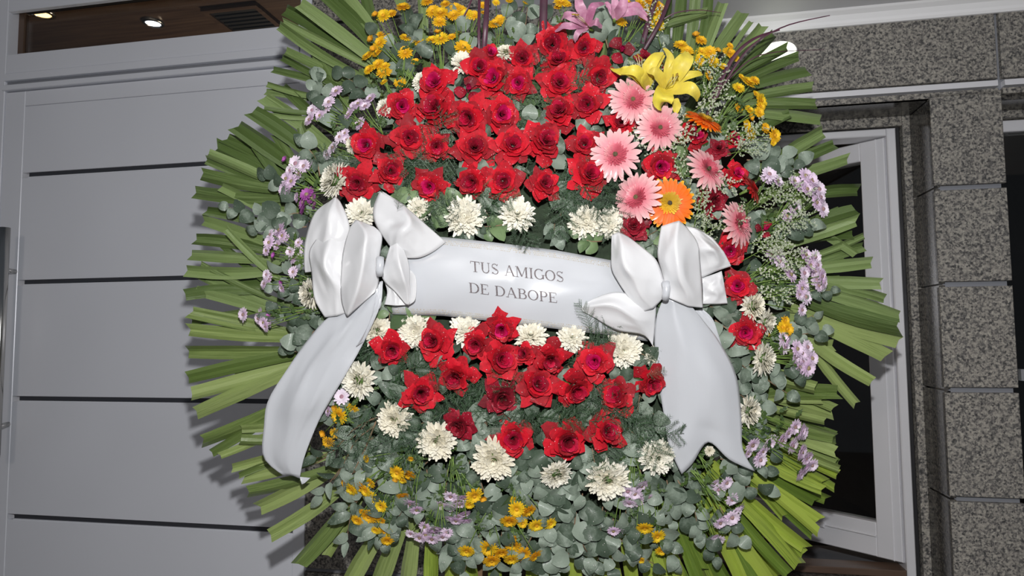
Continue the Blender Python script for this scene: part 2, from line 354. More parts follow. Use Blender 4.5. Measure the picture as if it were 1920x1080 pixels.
# soffit and moulding
ce = fbox('ceiling', M['plaster'], 0.18, 2.6, -1.6, 0.0, 2.062, 2.20); ce['kind'] = 'structure'
vs, fs = [], []
prof = [(0.0, 2.031), (-0.006, 2.031), (-0.009, 2.036), (-0.010, 2.042), (-0.016, 2.052), (-0.026, 2.058), (-0.030, 2.062), (0.0, 2.062)]
for x in (0.18, 2.6): vs += [Vector((x, y, z)) for y, z in prof]
n = len(prof); fs = [(i, (i + 1) % n, n + (i + 1) % n, n + i) for i in range(n)] + [tuple(range(n - 1, -1, -1)), tuple(range(n, 2 * n))]
tr = struct('trim_1', mk('trim_1', vs, fs, M['cove'], False))
# left door
door = struct('door_1', None)
def dbox(name, *a, mat='alu', bev=0.0015): return fbox(name, M[mat], *a, door, bev)
DR = -0.558
dbox('frame_jamb', DR + 0.0015, -0.5255, -0.004, 0.06, 0.0, 2.40)
dbox('frame_jamb', -1.64, -1.472, -0.003, 0.06, 0.0, 2.40)
dbox('door_stile', -1.470, -1.404, 0.0, 0.05, 0.02, 2.055)
dbox('door_top_rail', -1.4035, DR, 0.0, 0.05, 2.012, 2.055)
g = [2.0115, 1.812, 1.509, 1.189, 0.872, 0.556, 0.24, 0.02]
for a, b_ in zip(g[:-1], g[1:]):
    dbox('door_panel', -1.4035, DR, 0.001, 0.05, b_ + 0.0075, a - 0.0075 if a < 2.0 else a - 0.0005, bev=0.0008)
for a in g[1:-1]:
    dbox('panel_groove', -1.385, DR, 0.006, 0.05, a - 0.0075, a + 0.0075, mat='groove', bev=0)
    dbox('groove_bead', -1.3845, DR, 0.002, 0.006, a - 0.0075, a - 0.0045, bev=0)
dbox('threshold', -1.4035, DR, 0.0, 0.06, 0.0, 0.02, mat='steel')
# head mouldings, stepped
dbox('head_moulding', -1.4715, DR, -0.012, 0.05, 2.058, 2.073)
dbox('head_groove', -1.4715, DR, 0.004, 0.05, 2.0735, 2.086, mat='mortar', bev=0)
dbox('head_moulding', -1.4715, DR, -0.008, 0.05, 2.0865, 2.108)
dbox('transom_bottom_rail', -1.4715, DR, -0.004, 0.05, 2.1085, 2.165)
dbox('transom_top_rail', -1.4715, DR, -0.004, 0.010, 2.292, 2.40)
dbox('transom_gasket', -1.4715, DR, 0.0105, 0.05, 2.306, 2.40, mat='gap', bev=0)
dbox('transom_stile', -1.4715, -1.4705, -0.002, 0.05, 2.165, 2.295)
dbox('glazing_channel', -1.470, -1.452, 0.03, 0.05, 2.165, 2.305, mat='wood', bev=0)
dbox('transom_pane', -1.47, DR, 0.035, 0.041, 2.16, 2.30, mat='glass', bev=0)
# handle
hd = [Vector((-1.392, -0.055, z)) for z in (1.045, 1.655)]
ho = obj('door_handle', mk('door_handle', *tube(hd, 0.0135, n=20), M['steel']), door)
for z in (1.12, 1.54):
    obj('handle_post', mk('handle_post', *tube([(-1.392, -0.05, z), (-1.412, 0.0, z)], 0.007, n=10), M['steel']), ho)
rl0 = bpy.data.lights.new('room_fill', 'POINT'); rl0.energy = 26; rl0.shadow_soft_size = 0.15; rl0.color = (1.0, 0.8, 0.6)  # added fill without a fixture, brightens the room behind the door glass
ro = bpy.data.objects.new('room_fill', rl0); COL.objects.link(ro); ro.matrix_world = FB @ Matrix.Translation((-1.3, 1.6, 1.7))
# interior seen through glass and opening
room = struct('wall_back', mk('wall_back', *join([box(-5.0, 2.6, 3.0, 3.1, 0, 2.9), box(-5.1, -5.0, 0.4, 3.1, 0, 2.9), box(-5.0, -2.6, 0.06, 0.4, 0, 2.9), box(2.6, 2.7, 0.4, 3.1, 0, 2.9)]), M['darkroom'], False))
ic = struct('ceiling_inside', mk('ceiling_inside', *box(-5.0, 2.6, 0.06, 3.1, 2.75, 2.85), M['wood'], False))
# cabinet glimpsed inside the open window
cb = thing('cabinet', 'dark wooden cabinet standing indoors, seen through the open window', 'cabinet', FB @ Matrix.Translation((0.62, 1.9, 0)))
obj('body', mk('body', *box(-0.25, 0.25, 0, 0.4, 0.03, 1.05), M['wood'], False), cb)
for s in (-0.235, 0.01): obj('door', mk('door', *box(s, s + 0.225, -0.018, 0, 0.08, 1.0, 0.004), M['wood'], False), cb)
obj('top', mk('top', *box(-0.27, 0.27, -0.03, 0.42, 1.05, 1.08, 0.004), M['wood'], False), cb)
def ceil_at(px, py, z):
    d = fw + RT * ((px - 960) / F) - UP * ((py - 540) / F)
    t = (z - CAM.z) / d.z; return CAM + d * t
for nm, px, py, mt, lab, r in (('downlight', 288, 43, 'led', 'white glowing downlight seen through the glass above the grey door', 0.030),
                            ('downlight', 80, 26, 'warm', 'amber glowing downlight in the corner of the glass above the door', 0.034)):
    c = ceil_at(px, py, 2.745)
    t = thing(nm, lab, 'lamp', Matrix.Translation(c), 'ceiling lamps behind the door glass')
    ring = []
    for rr_, zz in ((r * 1.5, 0.006), (r * 1.5, -0.004), (r * 1.1, -0.008), (r, 0.0)):
        ring.append([Vector((rr_ * math.cos(a * PI / 12), rr_ * math.sin(a * PI / 12), zz)) for a in range(24)])
    vs = [v for q in ring for v in q]; fs = [(q * 24 + k, q * 24 + (k + 1) % 24, (q + 1) * 24 + (k + 1) % 24, (q + 1) * 24 + k) for q in range(3) for k in range(24)]
    obj('bezel', mk('bezel', vs, fs, M['steel']), t)
    vs = [Vector((r * math.cos(a * PI / 12), r * math.sin(a * PI / 12), -0.003)) for a in range(24)]
    obj('lens', mk('lens', vs, [tuple(range(23, -1, -1))], M[mt]), t)
c = ceil_at(462, 38, 2.745)
t = thing('ceiling_vent', 'square dark vent in the brown ceiling behind the door glass', 'vent', Matrix.Translation(c) @ Matrix.Rotation(-YAW, 4, 'Z'))
for a in (-1, 1):
    obj('frame', mk('frame', *box(-0.13, 0.13, a * 0.12 - 0.012, a * 0.12 + 0.012, -0.012, 0.004), M['wood'], False), t)
    obj('frame', mk('frame', *box(a * 0.12 - 0.012, a * 0.12 + 0.012, -0.107, 0.107, -0.012, 0.004), M['wood'], False), t)
obj('grille', mk('grille', *box(-0.107, 0.107, -0.107, 0.107, -0.002, 0.003), M['gap'], False), t)
for k in range(7): obj('slat', mk('slat', *box(-0.105, 0.105, -0.1 + k * 0.032, -0.085 + k * 0.032, -0.008, -0.003), M['gap'], False), t)
fl_ = struct('floor', mk('floor', *box(-6, 6, -6, 6, -0.1, 0), M['pave'], False), Matrix.Identity(4))
# oval wall lamp on the lintel
t = thing('wall_lamp', 'glowing white oval bulkhead lamp on the granite lintel, behind the palm tips', 'lamp', FB @ Matrix.Translation((0.606, 0, 1.975)) @ Matrix.Rotation(math.radians(-14), 4, 'Y'))
def oval(a, b_, y0, y1, dm, n=28):
    vs, fs = [], []
    rings = [(1, y0), (1, y1), (0.96, y1 - dm * 0.4), (0.75, y1 - dm * 0.8), (0.4, y1 - dm)]
    for s, y in rings: vs += [Vector((a * s * math.cos(2 * PI * k / n), y, b_ * s * math.sin(2 * PI * k / n))) for k in range(n)]
    for q in range(len(rings) - 1): fs += [(q * n + k, q * n + (k + 1) % n, (q + 1) * n + (k + 1) % n, (q + 1) * n + k) for k in range(n)]
    fs.append(tuple((len(rings) - 1) * n + k for k in range(n))); return vs, fs
obj('housing', mk('housing', *oval(0.050, 0.030, 0.0, -0.012, 0.001), M['cove']), t)
obj('diffuser', mk('diffuser', *oval(0.046, 0.026, -0.012, -0.018, 0.010), M['lamp']), t)

# ------------------------------------------------------------------ wreath: base and stand
def wthing(name, label, cat_, px, py, h, rot=None, group=None, sc=1.0):
    mt = WM @ Matrix.Translation(L(px, py, h)) @ (rot or Matrix.Identity(4)) @ Matrix.Scale(sc, 4)
    return thing(name, label, cat_, mt, group)
c0 = L(CX, CY, 0)
st = thing('wreath_stand', 'wooden easel behind the flower wreath, holding it up', 'easel', Matrix.Translation(W(CX, CY, 0)))
inv = st.matrix_world.inverted()
for a in (-1, 1):
    top = W(CX + a * 40, 300, -0.05); bot = Vector((W(CX + a * 200, 1100, 0).x, W(CX, 1100, 0).y + 0.11, 0))
    obj('leg', mk('leg', *tube([inv @ top, inv @ bot], 0.014, n=8), M['stand']), st)
obj('leg', mk('leg', *tube([inv @ W(CX, 300, -0.06), inv @ Vector((0.05, 1.50, 0))], 0.013, n=8), M['stand']), st)
obj('crossbar', mk('crossbar', *tube([inv @ W(CX - 150, 900, -0.075), inv @ W(CX + 150, 900, -0.075)], 0.012, n=8), M['stand']), st)
def base_fn(rad, z0, lift):
    vs, fs = [Vector((0, 0, z0 + lift))], []
    nr, na = 12, 56
    for i in range(1, nr + 1):
        r = rad * i / nr
        for k in range(na):
            a = 2 * PI * k / na; rr_ = r * (1 + R.uniform(-0.015, 0.015))
            vs.append(Vector((rr_ * math.cos(a), rr_ * math.sin(a), z0 + lift * (1 - (r / rad) ** 2) + R.uniform(-0.003, 0.003))))
    fs += [(0, 1 + k, 1 + (k + 1) % na) for k in range(na)]
    for i in range(nr - 1):
        fs += [(1 + i * na + k, 1 + (i + 1) * na + k, 1 + (i + 1) * na + (k + 1) % na, 1 + i * na + (k + 1) % na) for k in range(na)]
    vs.append(Vector((0, 0, z0 - 0.03))); q = len(vs) - 1
    fs += [(q, 1 + (nr - 1) * na + (k + 1) % na, 1 + (nr - 1) * na + k) for k in range(na)]
    return vs, fs
bm_ = wthing('wreath_backing', 'dark mossy round backing of the wreath behind all its flowers', 'wreath', CX, CY, 0)
obj('backing', mk('backing', *base_fn(0.435, -0.012, 0.060), M['moss']), bm_)
obj('frame_ring', mk('frame_ring', *tube([(0.42 * math.cos(a * PI / 20), 0.42 * math.sin(a * PI / 20), -0.03) for a in range(41)], 0.012, n=6), M['stand']), bm_)

# ------------------------------------------------------------------ where-phrases
LM = [('the orange gerbera facing forward', 1255, 380), ('the left white bow', 690, 480), ('the right white bow', 1250, 500), ('the banner lettering', 965, 530),
      ('the yellow lilies', 1245, 150), ('the pink lilies', 1110, 30), ('the left bow tail', 560, 760), ('the right bow tail', 1310, 740),
      ('the tilted orange gerbera', 1320, 228), ('the grey door', 330, 560), ('the open window', 1640, 640), ('the upper rose bunch', 940, 240), ('the lower rose bunch', 960, 730),
      ('the lowest pink gerbera', 1385, 420), ('the lone magenta spray', 580, 375), ('the topmost roses', 1040, 85), ('the left end of the banner', 760, 590), ('the right end of the banner', 1140, 610),
      ('the lowest red roses', 1050, 822), ('the lowest white chrysanthemums', 1040, 885), ('the leftmost roses', 672, 320), ('the rightmost single rose', 1397, 620), ('the wall lamp', 1455, 110),
      ('the yellow buttons at the foot', 960, 1020), ('the purple grass blades', 1400, 120), ('the yellow button cluster at lower left', 690, 940)]
def near(px, py, skip=0):
    q = sorted(LM, key=lambda l: (l[1] - px) ** 2 + (l[2] - py) ** 2)[skip]
    dx, dy = px - q[1], py - q[2]
    a = abs(dx); b_ = abs(dy); d = math.hypot(dx, dy)
    far = 'close ' if d < 75 else ('just ' if d < 150 else ('well ' if d > 260 else ''))
    if a > 2.2 * b_: w = 'left of' if dx < 0 else 'right of'
    elif b_ > 2.2 * a: w = 'above' if dy < 0 else 'below'
    else: w = ('above' if dy < 0 else 'below') + ' and ' + ('left of' if dx < 0 else 'right of')
    return far + w + ' ' + q[0]
def label_at(desc, px, py):
    for k in range(4):
        s = f'{desc} {near(px, py, k)}'
        if s not in USED and len(s.split()) <= 16: return s
    qs = [l[0] for l in sorted(LM, key=lambda l: (l[1] - px) ** 2 + (l[2] - py) ** 2)]
    for k in range(6):
        for j in range(k + 1, 9):
            s = f'{desc} near {qs[k]} and {qs[j]}'
            if s not in USED and len(s.split()) <= 16: return s
    return f'{desc} {near(px, py)}'

# ------------------------------------------------------------------ palm leaflets
PALM = [(533,18,690,110,26),(560,5,720,130,26),(522,47,650,125,20),(529,40,665,110,16),(600,-20,700,90,30),(640,-20,710,70,28),(682,-20,705,60,22),
(535,95,610,130,18),(527,107,610,150,14),(596,98,640,190,30),(510,130,620,160,14),(500,158,620,180,12),(497,172,610,190,14),(493,182,600,265,28),(527,160,590,215,20),(495,202,590,208,10),(488,213,585,216,9),
(470,207,575,290,32),(440,235,560,320,32),(420,258,530,320,26),(403,272,545,350,30),(390,287,540,360,20),(384,299,520,365,18),(376,326,510,350,26),(362,360,500,366,26),
(478,272,535,345,20),(515,250,550,325,20),(562,234,590,300,18),(413,350,500,405,20),(384,395,500,430,20),(378,412,500,455,22),(363,448,470,468,24),(355,478,480,487,22),(346,508,500,503,24),
(422,428,525,520,16),(403,447,505,530,14),(369,511,530,585,22),(376,495,510,555,13),(361,543,530,595,22),(346,553,440,548,24),(354,585,530,622,26),(358,602,450,585,18),(350,618,570,630,26),
(350,660,540,658,26),(350,708,560,665,26),(358,738,565,680,28),(366,775,540,700,28),(376,828,515,762,26),(396,850,520,780,18),(411,855,535,792,15),(451,803,520,797,20),(450,824,520,820,20),
(434,878,530,852,18),(447,892,540,865,13),(452,897,570,865,24),(462,922,575,890,24),(482,955,610,885,30),(505,1005,635,912,28),(560,1060,655,935,32),(612,1043,658,965,20),
(640,1125,715,1000,34),(700,1125,745,1010,34),(760,1125,775,1010,30),(806,1125,808,1010,28),(846,1125,840,1010,28),(890,1125,880,1020,28),(930,1125,920,1020,26),(1000,1125,990,1020,30),(1040,1125,1030,1020,26),(1080,1125,1068,1020,28),(1115,1125,1100,1020,26),(1150,1125,1135,1020,26),(1190,1125,1170,1010,26),(1225,1125,1200,1010,26),(1262,1125,1225,1000,26),
(1290,1125,1245,990,24),(1322,1125,1265,990,26),(1350,1120,1290,985,26),(1375,1115,1300,970,26),(1400,1110,1320,965,26),(1425,1105,1330,950,26),(1448,1098,1350,955,26),(1462,1082,1350,930,26),(1480,1078,1370,940,24),(1500,1062,1360,920,28),(1508,1040,1380,920,24),(1513,1030,1370,900,26),(1526,1003,1390,895,24),(1535,998,1400,890,20),(1538,975,1400,880,22),(1530,942,1400,860,22),(1552,938,1410,865,22),(1545,920,1420,850,22),
(1548,905,1410,830,22),(1565,915,1430,840,18),(1572,890,1420,820,22),(1575,880,1430,810,16),(1568,868,1430,800,22),(1570,848,1440,790,24),(1566,822,1450,780,24),(1563,838,1450,800,18),(1573,868,1450,825,16),
(1564,775,1400,735,28),(1576,735,1440,745,30),(1543,752,1400,745,12),(1548,790,1420,760,16),(1530,727,1400,690,26),(1500,700,1390,690,18),
(1607,760,1505,615,20),(1636,716,1510,625,24),(1663,668,1525,610,30),(1687,642,1535,592,28),(1690,615,1540,570,34),(1688,594,1545,553,24),(1660,560,1550,537,20),(1655,532,1540,526,24),(1636,492,1530,505,24),(1622,462,1530,492,20),(1605,478,1535,440,16),(1600,440,1540,445,18),(1620,442,1545,470,14),(1610,412,1515,445,24),(1604,392,1510,430,24),(1612,356,1540,368,24),(1575,395,1500,430,20),
(1560,440,1490,430,20),(1592,297,1480,328,22),(1567,270,1480,312,22),(1545,246,1470,290,26),(1540,225,1410,212,22),(1532,195,1425,196,22),(1525,162,1415,182,20),(1516,133,1405,168,22),(1498,105,1398,152,20),(1478,87,1392,132,18),(1452,62,1385,130,18),(1432,46,1380,95,20),(1409,40,1372,100,10),(1394,22,1330,105,24),(1356,4,1325,95,22),(1330,-20,1305,90,20),(1305,-20,1290,90,22),(1280,-20,1268,90,22),(1255,-20,1255,60,18),(1328,22,1250,48,20),
(740,-20,780,50,20),(790,-20,795,60,18),(590,310,560,330,14)]
# a second, sparser layer behind fills between the trimmed strips
ang0 = R.random()
rb = random.Random(3)
back = []
for k in range(64):
    a = 2 * PI * k / 64 + rb.uniform(-0.03, 0.03)
    r = rb.uniform(555, 615)
    x, y = CX + r * math.cos(a), CY + r * math.sin(a) * 0.97
    dg = math.degrees(a) % 360
    if 180 < dg < 340 and y < 20: continue
    if 95 < dg < 150: continue
    if 150 < dg < 235 and k % 3: continue
    ja = a + rb.uniform(-0.2, 0.2)
    back.append((x, y, x - 230 * math.cos(ja), y - 230 * math.sin(ja), rb.uniform(18, 26)))
CLOCK = ['at its right, over the open window', 'at its lower right, above the door sill', 'at its lower right corner, bright green', 'at its bottom right, bright green', 'at its very bottom, right half', 'at its very bottom, left half',
         'at its lower left, over the granite pillar', 'at its lower left, beside the left bow tail', 'at its left, over the third door panel', 'at its left, over the second door panel', 'at its upper left, over the top door panel', 'at its top left, beside the door glass',
         'at its top, left of the lilies', 'at its top, right of the lilies', 'at its upper right, under the soffit', 'at its upper right, before the wall lamp']
fronds = {}
def frond_for(x, y):
    a = math.degrees(math.atan2(y - CY, x - CX)) % 360
    k = int(a / 22.5) % 16
    if k not in fronds:
        aa = math.radians(k * 22.5 + 11)
        fronds[k] = wthing('palm_frond', 'trimmed palm frond fanning from the wreath ' + CLOCK[k], 'palm frond', CX + 380 * math.cos(aa), CY + 380 * math.sin(aa), 0.0, None, 'palm fronds round the rim')
        fronds[k]['_n'] = 0
        obj('frond_stalk', mk('frond_stalk', *tube([Vector((0, 0, -0.01)), Vector((-0.09 * math.cos(aa), 0.09 * math.sin(aa), -0.012))], 0.005, n=6), M['stem']), fronds[k])
    return fronds[k]
def leaflet(x, y, bx, by, w, hz, rnd, fold=None):
    k = frond_for(x, y); inv = (WM.inverted() @ k.matrix_world).inverted()
    dx, dy = x - bx, y - by; ln = math.hypot(dx, dy); ux, uy = dx / ln, dy / ln
    ext = 55; bx -= ux * ext; by -= uy * ext; ln += ext
    nx, ny = -uy, ux
    fold = rnd.uniform(0.12, 0.42) * rnd.choice((-1, 1)) if fold is None else fold
    off = rnd.uniform(-0.3, 0.3)                          # where the crease runs across the strip
    bend = rnd.uniform(-8, 8); twist = rnd.uniform(-0.35, 0.35); nt_ = rnd.uniform(0.1, 0.6) * w; sl = rnd.uniform(-0.6, 0.6) * w
    vs, fs = [], []; N = 8
    tipz = hz + rnd.uniform(-0.018, 0.022)
    for i in range(N + 1):
        t = i / N; ww = w * (0.62 + 0.38 * min(1, t * 1.6)) * (1 - 0.10 * max(0, t - 0.7) / 0.3) / 2
        cx_, cy_ = bx + dx * 0 + ux * ln * t + nx * bend * math.sin(PI * t), by + uy * ln * t + ny * bend * math.sin(PI * t)
        z = hz + (tipz - hz) * t * t
        for s, zz in ((-1, twist), ((-1 + off) / 2, fold * 0.5), (off, fold), ((1 + off) / 2, fold * 0.5), (1, -twist)):
            e = 0
            if i == N: e = (nt_ * 0.5 * (1 - abs(s - off)) * -1) + sl * s * 0.4
            vs.append(inv @ L(cx_ + nx * ww * s + ux * e, cy_ + ny * ww * s + uy * e, z + zz * ww * 0.0018 * (0.5 + t)))
    for i in range(N):
        for j in range(4): fs.append((i * 5 + j, i * 5 + j + 1, i * 5 + j + 6, i * 5 + j + 5))
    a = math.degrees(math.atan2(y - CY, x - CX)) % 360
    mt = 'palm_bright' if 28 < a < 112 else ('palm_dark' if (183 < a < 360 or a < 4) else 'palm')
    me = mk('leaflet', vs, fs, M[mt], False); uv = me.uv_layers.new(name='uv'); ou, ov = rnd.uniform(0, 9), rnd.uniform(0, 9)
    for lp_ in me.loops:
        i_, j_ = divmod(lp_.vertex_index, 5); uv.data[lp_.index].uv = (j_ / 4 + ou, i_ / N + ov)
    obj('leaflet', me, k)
rl = random.Random(11)
for q in back: leaflet(*q, -0.022 + rl.uniform(-0.004, 0.004), rl)
for i, q in enumerate(PALM): leaflet(*q, -0.004 + rl.uniform(-0.010, 0.010), rl)
for f_ in fronds.values():
    if '_n' in f_: del f_['_n']

# ------------------------------------------------------------------ eucalyptus
def leaf_mesh(ln, wd, point, cup, fold, rnd):
    def f(u, v):
        t = v; s = 2 * u - 1
        prof = math.sin(PI * min(1, t ** 0.8)) ** (0.55) if 0 < t < 1 else 0
        prof = prof * (1 - point * t)
        return Vector((s * wd / 2 * prof, t * ln, cup * ln * math.sin(PI * t) * 0.35 + fold * abs(s) * prof * wd * 0.5 - 0.1 * ln * t * t))
    vs, fs = grid(4, 6, f); return vs, fs
re_ = random.Random(21)
EL = []
for i in range(5): EL.append((mk('leaf', *leaf_mesh(0.034, 0.032 + 0.002 * (i % 3), (0.12, 0.35, 0.2, 0.42, 0.28)[i], 0.3 + 0.15 * i, 0.2 - 0.08 * i, re_), M['eucalyptus']), mk('leaf', *leaf_mesh(0.036, 0.031, 0.2, 0.3, 0.15 * (i - 2), re_), M['eucalyptus_green'])))
EP = [(mk('leaf', *leaf_mesh(0.044, 0.026 + 0.003 * (i % 3), 0.45, 0.25 + 0.15 * i, 0.25 - 0.1 * i, re_), M['eucalyptus']),) for i in range(4)]
def spline(pts, n):
    return [Vector(cat(pts, i / n)) for i in range(n + 1)]
def eucalyptus(bx, by, tx, ty, size=1.0, lift=0.0, pointed=False, green=False, nl=None, desc=None):
    dx, dy = tx - bx, ty - by; ln = math.hypot(dx, dy); nx, ny = -dy / ln, dx / ln
    cv = re_.uniform(-0.12, 0.12) * ln
    mx, my = (bx + tx) / 2 + nx * cv, (by + ty) / 2 + ny * cv
    zb = dome(bx, by) + 0.004 + lift; zm = dome(mx, my) + 0.012 + lift; zt = dome(tx, ty) + 0.012 + lift
    d = desc or ('grey green pointed-leaf eucalyptus sprig' if pointed else ('dark green round-leaf eucalyptus sprig' if green else 'grey green round-leaf eucalyptus sprig'))
    t = wthing('eucalyptus_sprig', label_at(d, mx, my), 'foliage', bx, by, zb, None, 'eucalyptus sprigs of the wreath')
    o = L(bx, by, zb); pts = [L(bx, by, zb) - o, L(mx, my, zm) - o, L(tx, ty, zt) - o]
    P_ = spline([tuple(p) for p in pts], 10)
    obj('stem', mk('stem', *tube(P_, 0.0016, 0.0008, 4), M['twig']), t)
    size *= 1.22; n = nl or max(6, int(ln / (12.5 * size)))
    for i in range(n):
        f = (i + 0.5) / n; p = Vector(cat([tuple(q) for q in pts], f)); p2 = Vector(cat([tuple(q) for q in pts], min(1, f + 0.05)))
        d_ = (p2 - p).normalized() if f < 0.94 else (P_[-1] - P_[-2]).normalized()
        side = 1 if i % 2 else -1
        a = math.atan2(d_.y, d_.x) + side * re_.uniform(0.5, 1.35)
        if i == n - 1: a = math.atan2(d_.y, d_.x)
        sc = size * re_.uniform(0.72, 1.12) * (1 - 0.3 * f)
        tilt = re_.uniform(-0.25, 0.75); rl_ = re_.uniform(-0.6, 0.6)
        mt = Matrix.Translation(p) @ Matrix.Rotation(a - PI / 2, 4, 'Z') @ Matrix.Rotation(tilt * 0.6, 4, 'X') @ Matrix.Rotation(rl_, 4, 'Y') @ Matrix.Scale(sc, 4)
        me = re_.choice(EP)[0] if pointed else re_.choice(EL)[1 if green else 0]
        obj('leaf', me, t, mt)
def radial(x, y, ln, jit=0.4):
    a = math.atan2(y - CY, x - CX) + re_.uniform(-jit, jit)
    return x + ln * math.cos(a), y + ln * math.sin(a)
def blocked(x, y):
    if 800 < x < 1130 and 470 < y < 600: return True
    return False
# rings of sprigs, radial, outer ones first so that inner ones overlap them
for rr_, cnt, ln, sz in ((345, 26, 120, 1.0), (385, 24, 95, 1.0), (270, 22, 110, 0.95), (190, 18, 105, 0.95), (110, 12, 105, 0.9)):
    for k in range(cnt):
        a = 2 * PI * (k + 0.5 * (rr_ % 2)) / cnt + re_.uniform(-0.08, 0.08)
        x, y = CX + rr_ * math.cos(a), CY + rr_ * math.sin(a)
        if blocked(x, y): continue
        dg = math.degrees(a) % 360
        e = 1.0
        if rr_ > 340 and (20 < dg < 50): e = 0.6       # the lower right is bare palm
        tx, ty = radial(x, y, ln * e * re_.uniform(0.85, 1.15), 0.5)
        eucalyptus(x, y, tx, ty, sz * re_.uniform(0.9, 1.1), -0.012 if rr_ > 300 else 0.0, pointed=(dg > 95 and dg < 150 and rr_ > 340) or re_.random() < 0.12, green=re_.random() < 0.12)
EX = [(560, 400, 425, 388, 0.95), (575, 425, 480, 430, 0.9), (565, 355, 500, 330, 0.9), (600, 330, 570, 270, 1.0), (640, 250, 600, 150, 1.0), (610, 200, 590, 140, 0.8), (700, 190, 640, 140, 1.0), (760, 150, 700, 60, 1.0), (790, 110, 770, 40, 1.0),
      (850, 120, 850, 30, 1.0), (900, 100, 960, 15, 0.9), (980, 90, 990, 10, 1.0), (1060, 80, 1010, 30, 1.0), (1140, 90, 1130, 20, 1.1), (1180, 120, 1220, 80, 1.0), (1260, 100, 1235, 75, 0.8), (590, 560, 510, 540, 0.9), (590, 620, 550, 650, 1.1), (600, 600, 500, 590, 0.8),
      (1400, 300, 1470, 290, 1.1), (1440, 330, 1500, 300, 0.9), (1440, 430, 1520, 425, 1.0), (1440, 560, 1560, 545, 0.75), (1430, 600, 1530, 590, 0.95), (1440, 640, 1545, 620, 0.8), (1400, 680, 1480, 740, 0.95), (1420, 700, 1510, 700, 0.85), (1400, 760, 1450, 850, 0.95),
      (1350, 860, 1440, 880, 0.95), (1330, 900, 1440, 920, 1.0), (1350, 950, 1390, 1010, 0.95), (1270, 900, 1310, 1010, 1.1), (1290, 960, 1340, 1050, 1.0), (1180, 950, 1200, 1040, 1.1), (1130, 950, 1110, 1050, 1.0), (1080, 960, 1060, 1060, 1.0), (1020, 900, 1020, 1010, 0.95),
      (930, 930, 900, 1040, 1.1), (860, 960, 860, 1040, 1.0), (800, 880, 790, 960, 1.0), (840, 880, 820, 1010, 1.0), (900, 900, 950, 1000, 1.0), (970, 900, 960, 990, 1.0), (1200, 880, 1230, 960, 1.05), (1150, 1000, 1230, 1060, 1.0), (1000, 1000, 970, 1070, 1.0), (1210, 800, 1220, 880, 1.0), (730, 820, 700, 880, 1.0), (640, 730, 610, 770, 0.9),
      (880, 800, 870, 870, 1.0), (910, 790, 900, 850, 0.9), (1000, 830, 990, 900, 1.0), (1010, 850, 1020, 930, 0.95), (1090, 850, 1085, 930, 1.0), (1110, 840, 1120, 900, 0.9), (1170, 820, 1180, 890, 0.95), (1060, 870, 1070, 950, 1.0), (960, 860, 985, 920, 0.9), (1190, 900, 1170, 980, 0.95), (1250, 900, 1260, 980, 0.95),
      (1080, 980, 1120, 1060, 1.0), (1150, 970, 1150, 1070, 0.95), (1220, 980, 1270, 1060, 0.95), (1050, 1000, 1020, 1075, 0.95), (900, 1000, 870, 1075, 0.95), (780, 930, 740, 1000, 0.9), (690, 960, 720, 1020, 0.85), (1200, 740, 1205, 810, 0.9), (860, 430, 900, 432, 0.8), (1040, 420, 1045, 448, 0.8), (1180, 440, 1220, 470, 0.8),
      (640, 640, 600, 610, 0.8), (730, 600, 745, 560, 0.8), (1240, 430, 1225, 470, 0.8), (1310, 560, 1390, 590, 0.9), (1340, 600, 1400, 650, 0.95), (1360, 640, 1410, 700, 0.95), (1370, 720, 1430, 760, 0.9)]
for q in EX: eucalyptus(*q[:4], q[4], 0.002)
for q in [(700, 820, 600, 930, 0.9), (740, 850, 640, 960, 0.9), (690, 790, 590, 860, 0.9), (760, 900, 700, 1010, 0.95), (700, 900, 650, 1020, 0.95), (720, 870, 640, 900, 0.8)]: eucalyptus(*q[:4], q[4], 0.004, True)
for q in [(820, 380, 760, 375, 1.1), (860, 390, 800, 395, 1.2), (1130, 452, 1085, 442, 0.9), (1290, 290, 1260, 330, 0.9), (905, 425, 950, 420, 0.85)]: eucalyptus(*q[:4], q[4], 0.006, False, True)

# ------------------------------------------------------------------ asparagus fern
rf = random.Random(5)
def fern_mesh(seed):
    r_ = random.Random(seed); ln = 0.11
    spine = [(ln * t * math.cos(0.5 * t * (seed % 3 - 1)), ln * t * math.sin(0.5 * t * (seed % 3 - 1)) + 0.0, 0.012 * math.sin(PI * t * 0.8)) for t in [i / 10 for i in range(11)]]
    S = tube(spine, 0.0009, 0.0004, 4)
    V, Fc = [], []
    for i in range(26):
        t = 0.05 + 0.93 * i / 26; p = Vector(cat(spine, t)); q = Vector(cat(spine, min(1, t + 0.03))); d = (q - p)
        if d.length < 1e-6: continue
        d.normalize(); side = 1 if i % 2 else -1
        bl = 0.030 * math.sin(PI * (0.15 + 0.8 * t)) + 0.008
        a = side * r_.uniform(0.6, 1.1); bd = Vector((d.x * math.cos(a) - d.y * math.sin(a), d.x * math.sin(a) + d.y * math.cos(a), r_.uniform(-0.2, 0.35))).normalized()
        nn = 10
        for j in range(nn):
            c = p + bd * bl * (j + 0.5) / nn
            for s2 in (-1, 1):
                na = s2 * r_.uniform(0.4, 1.0); nd = Vector((bd.x * math.cos(na) - bd.y * math.sin(na), bd.x * math.sin(na) + bd.y * math.cos(na), r_.uniform(-0.5, 0.6))).normalized()
                l_ = r_.uniform(0.004, 0.008); w_ = nd.cross(Vector((0, 0, 1))).normalized() * 0.00038
                k = len(V); V += [c - w_, c + w_, c + nd * l_]; Fc.append((k, k + 1, k + 2))
        w_ = bd.cross(Vector((0, 0, 1))).normalized() * 0.00035; k = len(V); V += [p - w_, p + w_, p + bd * bl]; Fc.append((k, k + 1, k + 2))
    return mk('stem', *S, M['fern']), mk('needles', V, Fc, M['fern'], False)
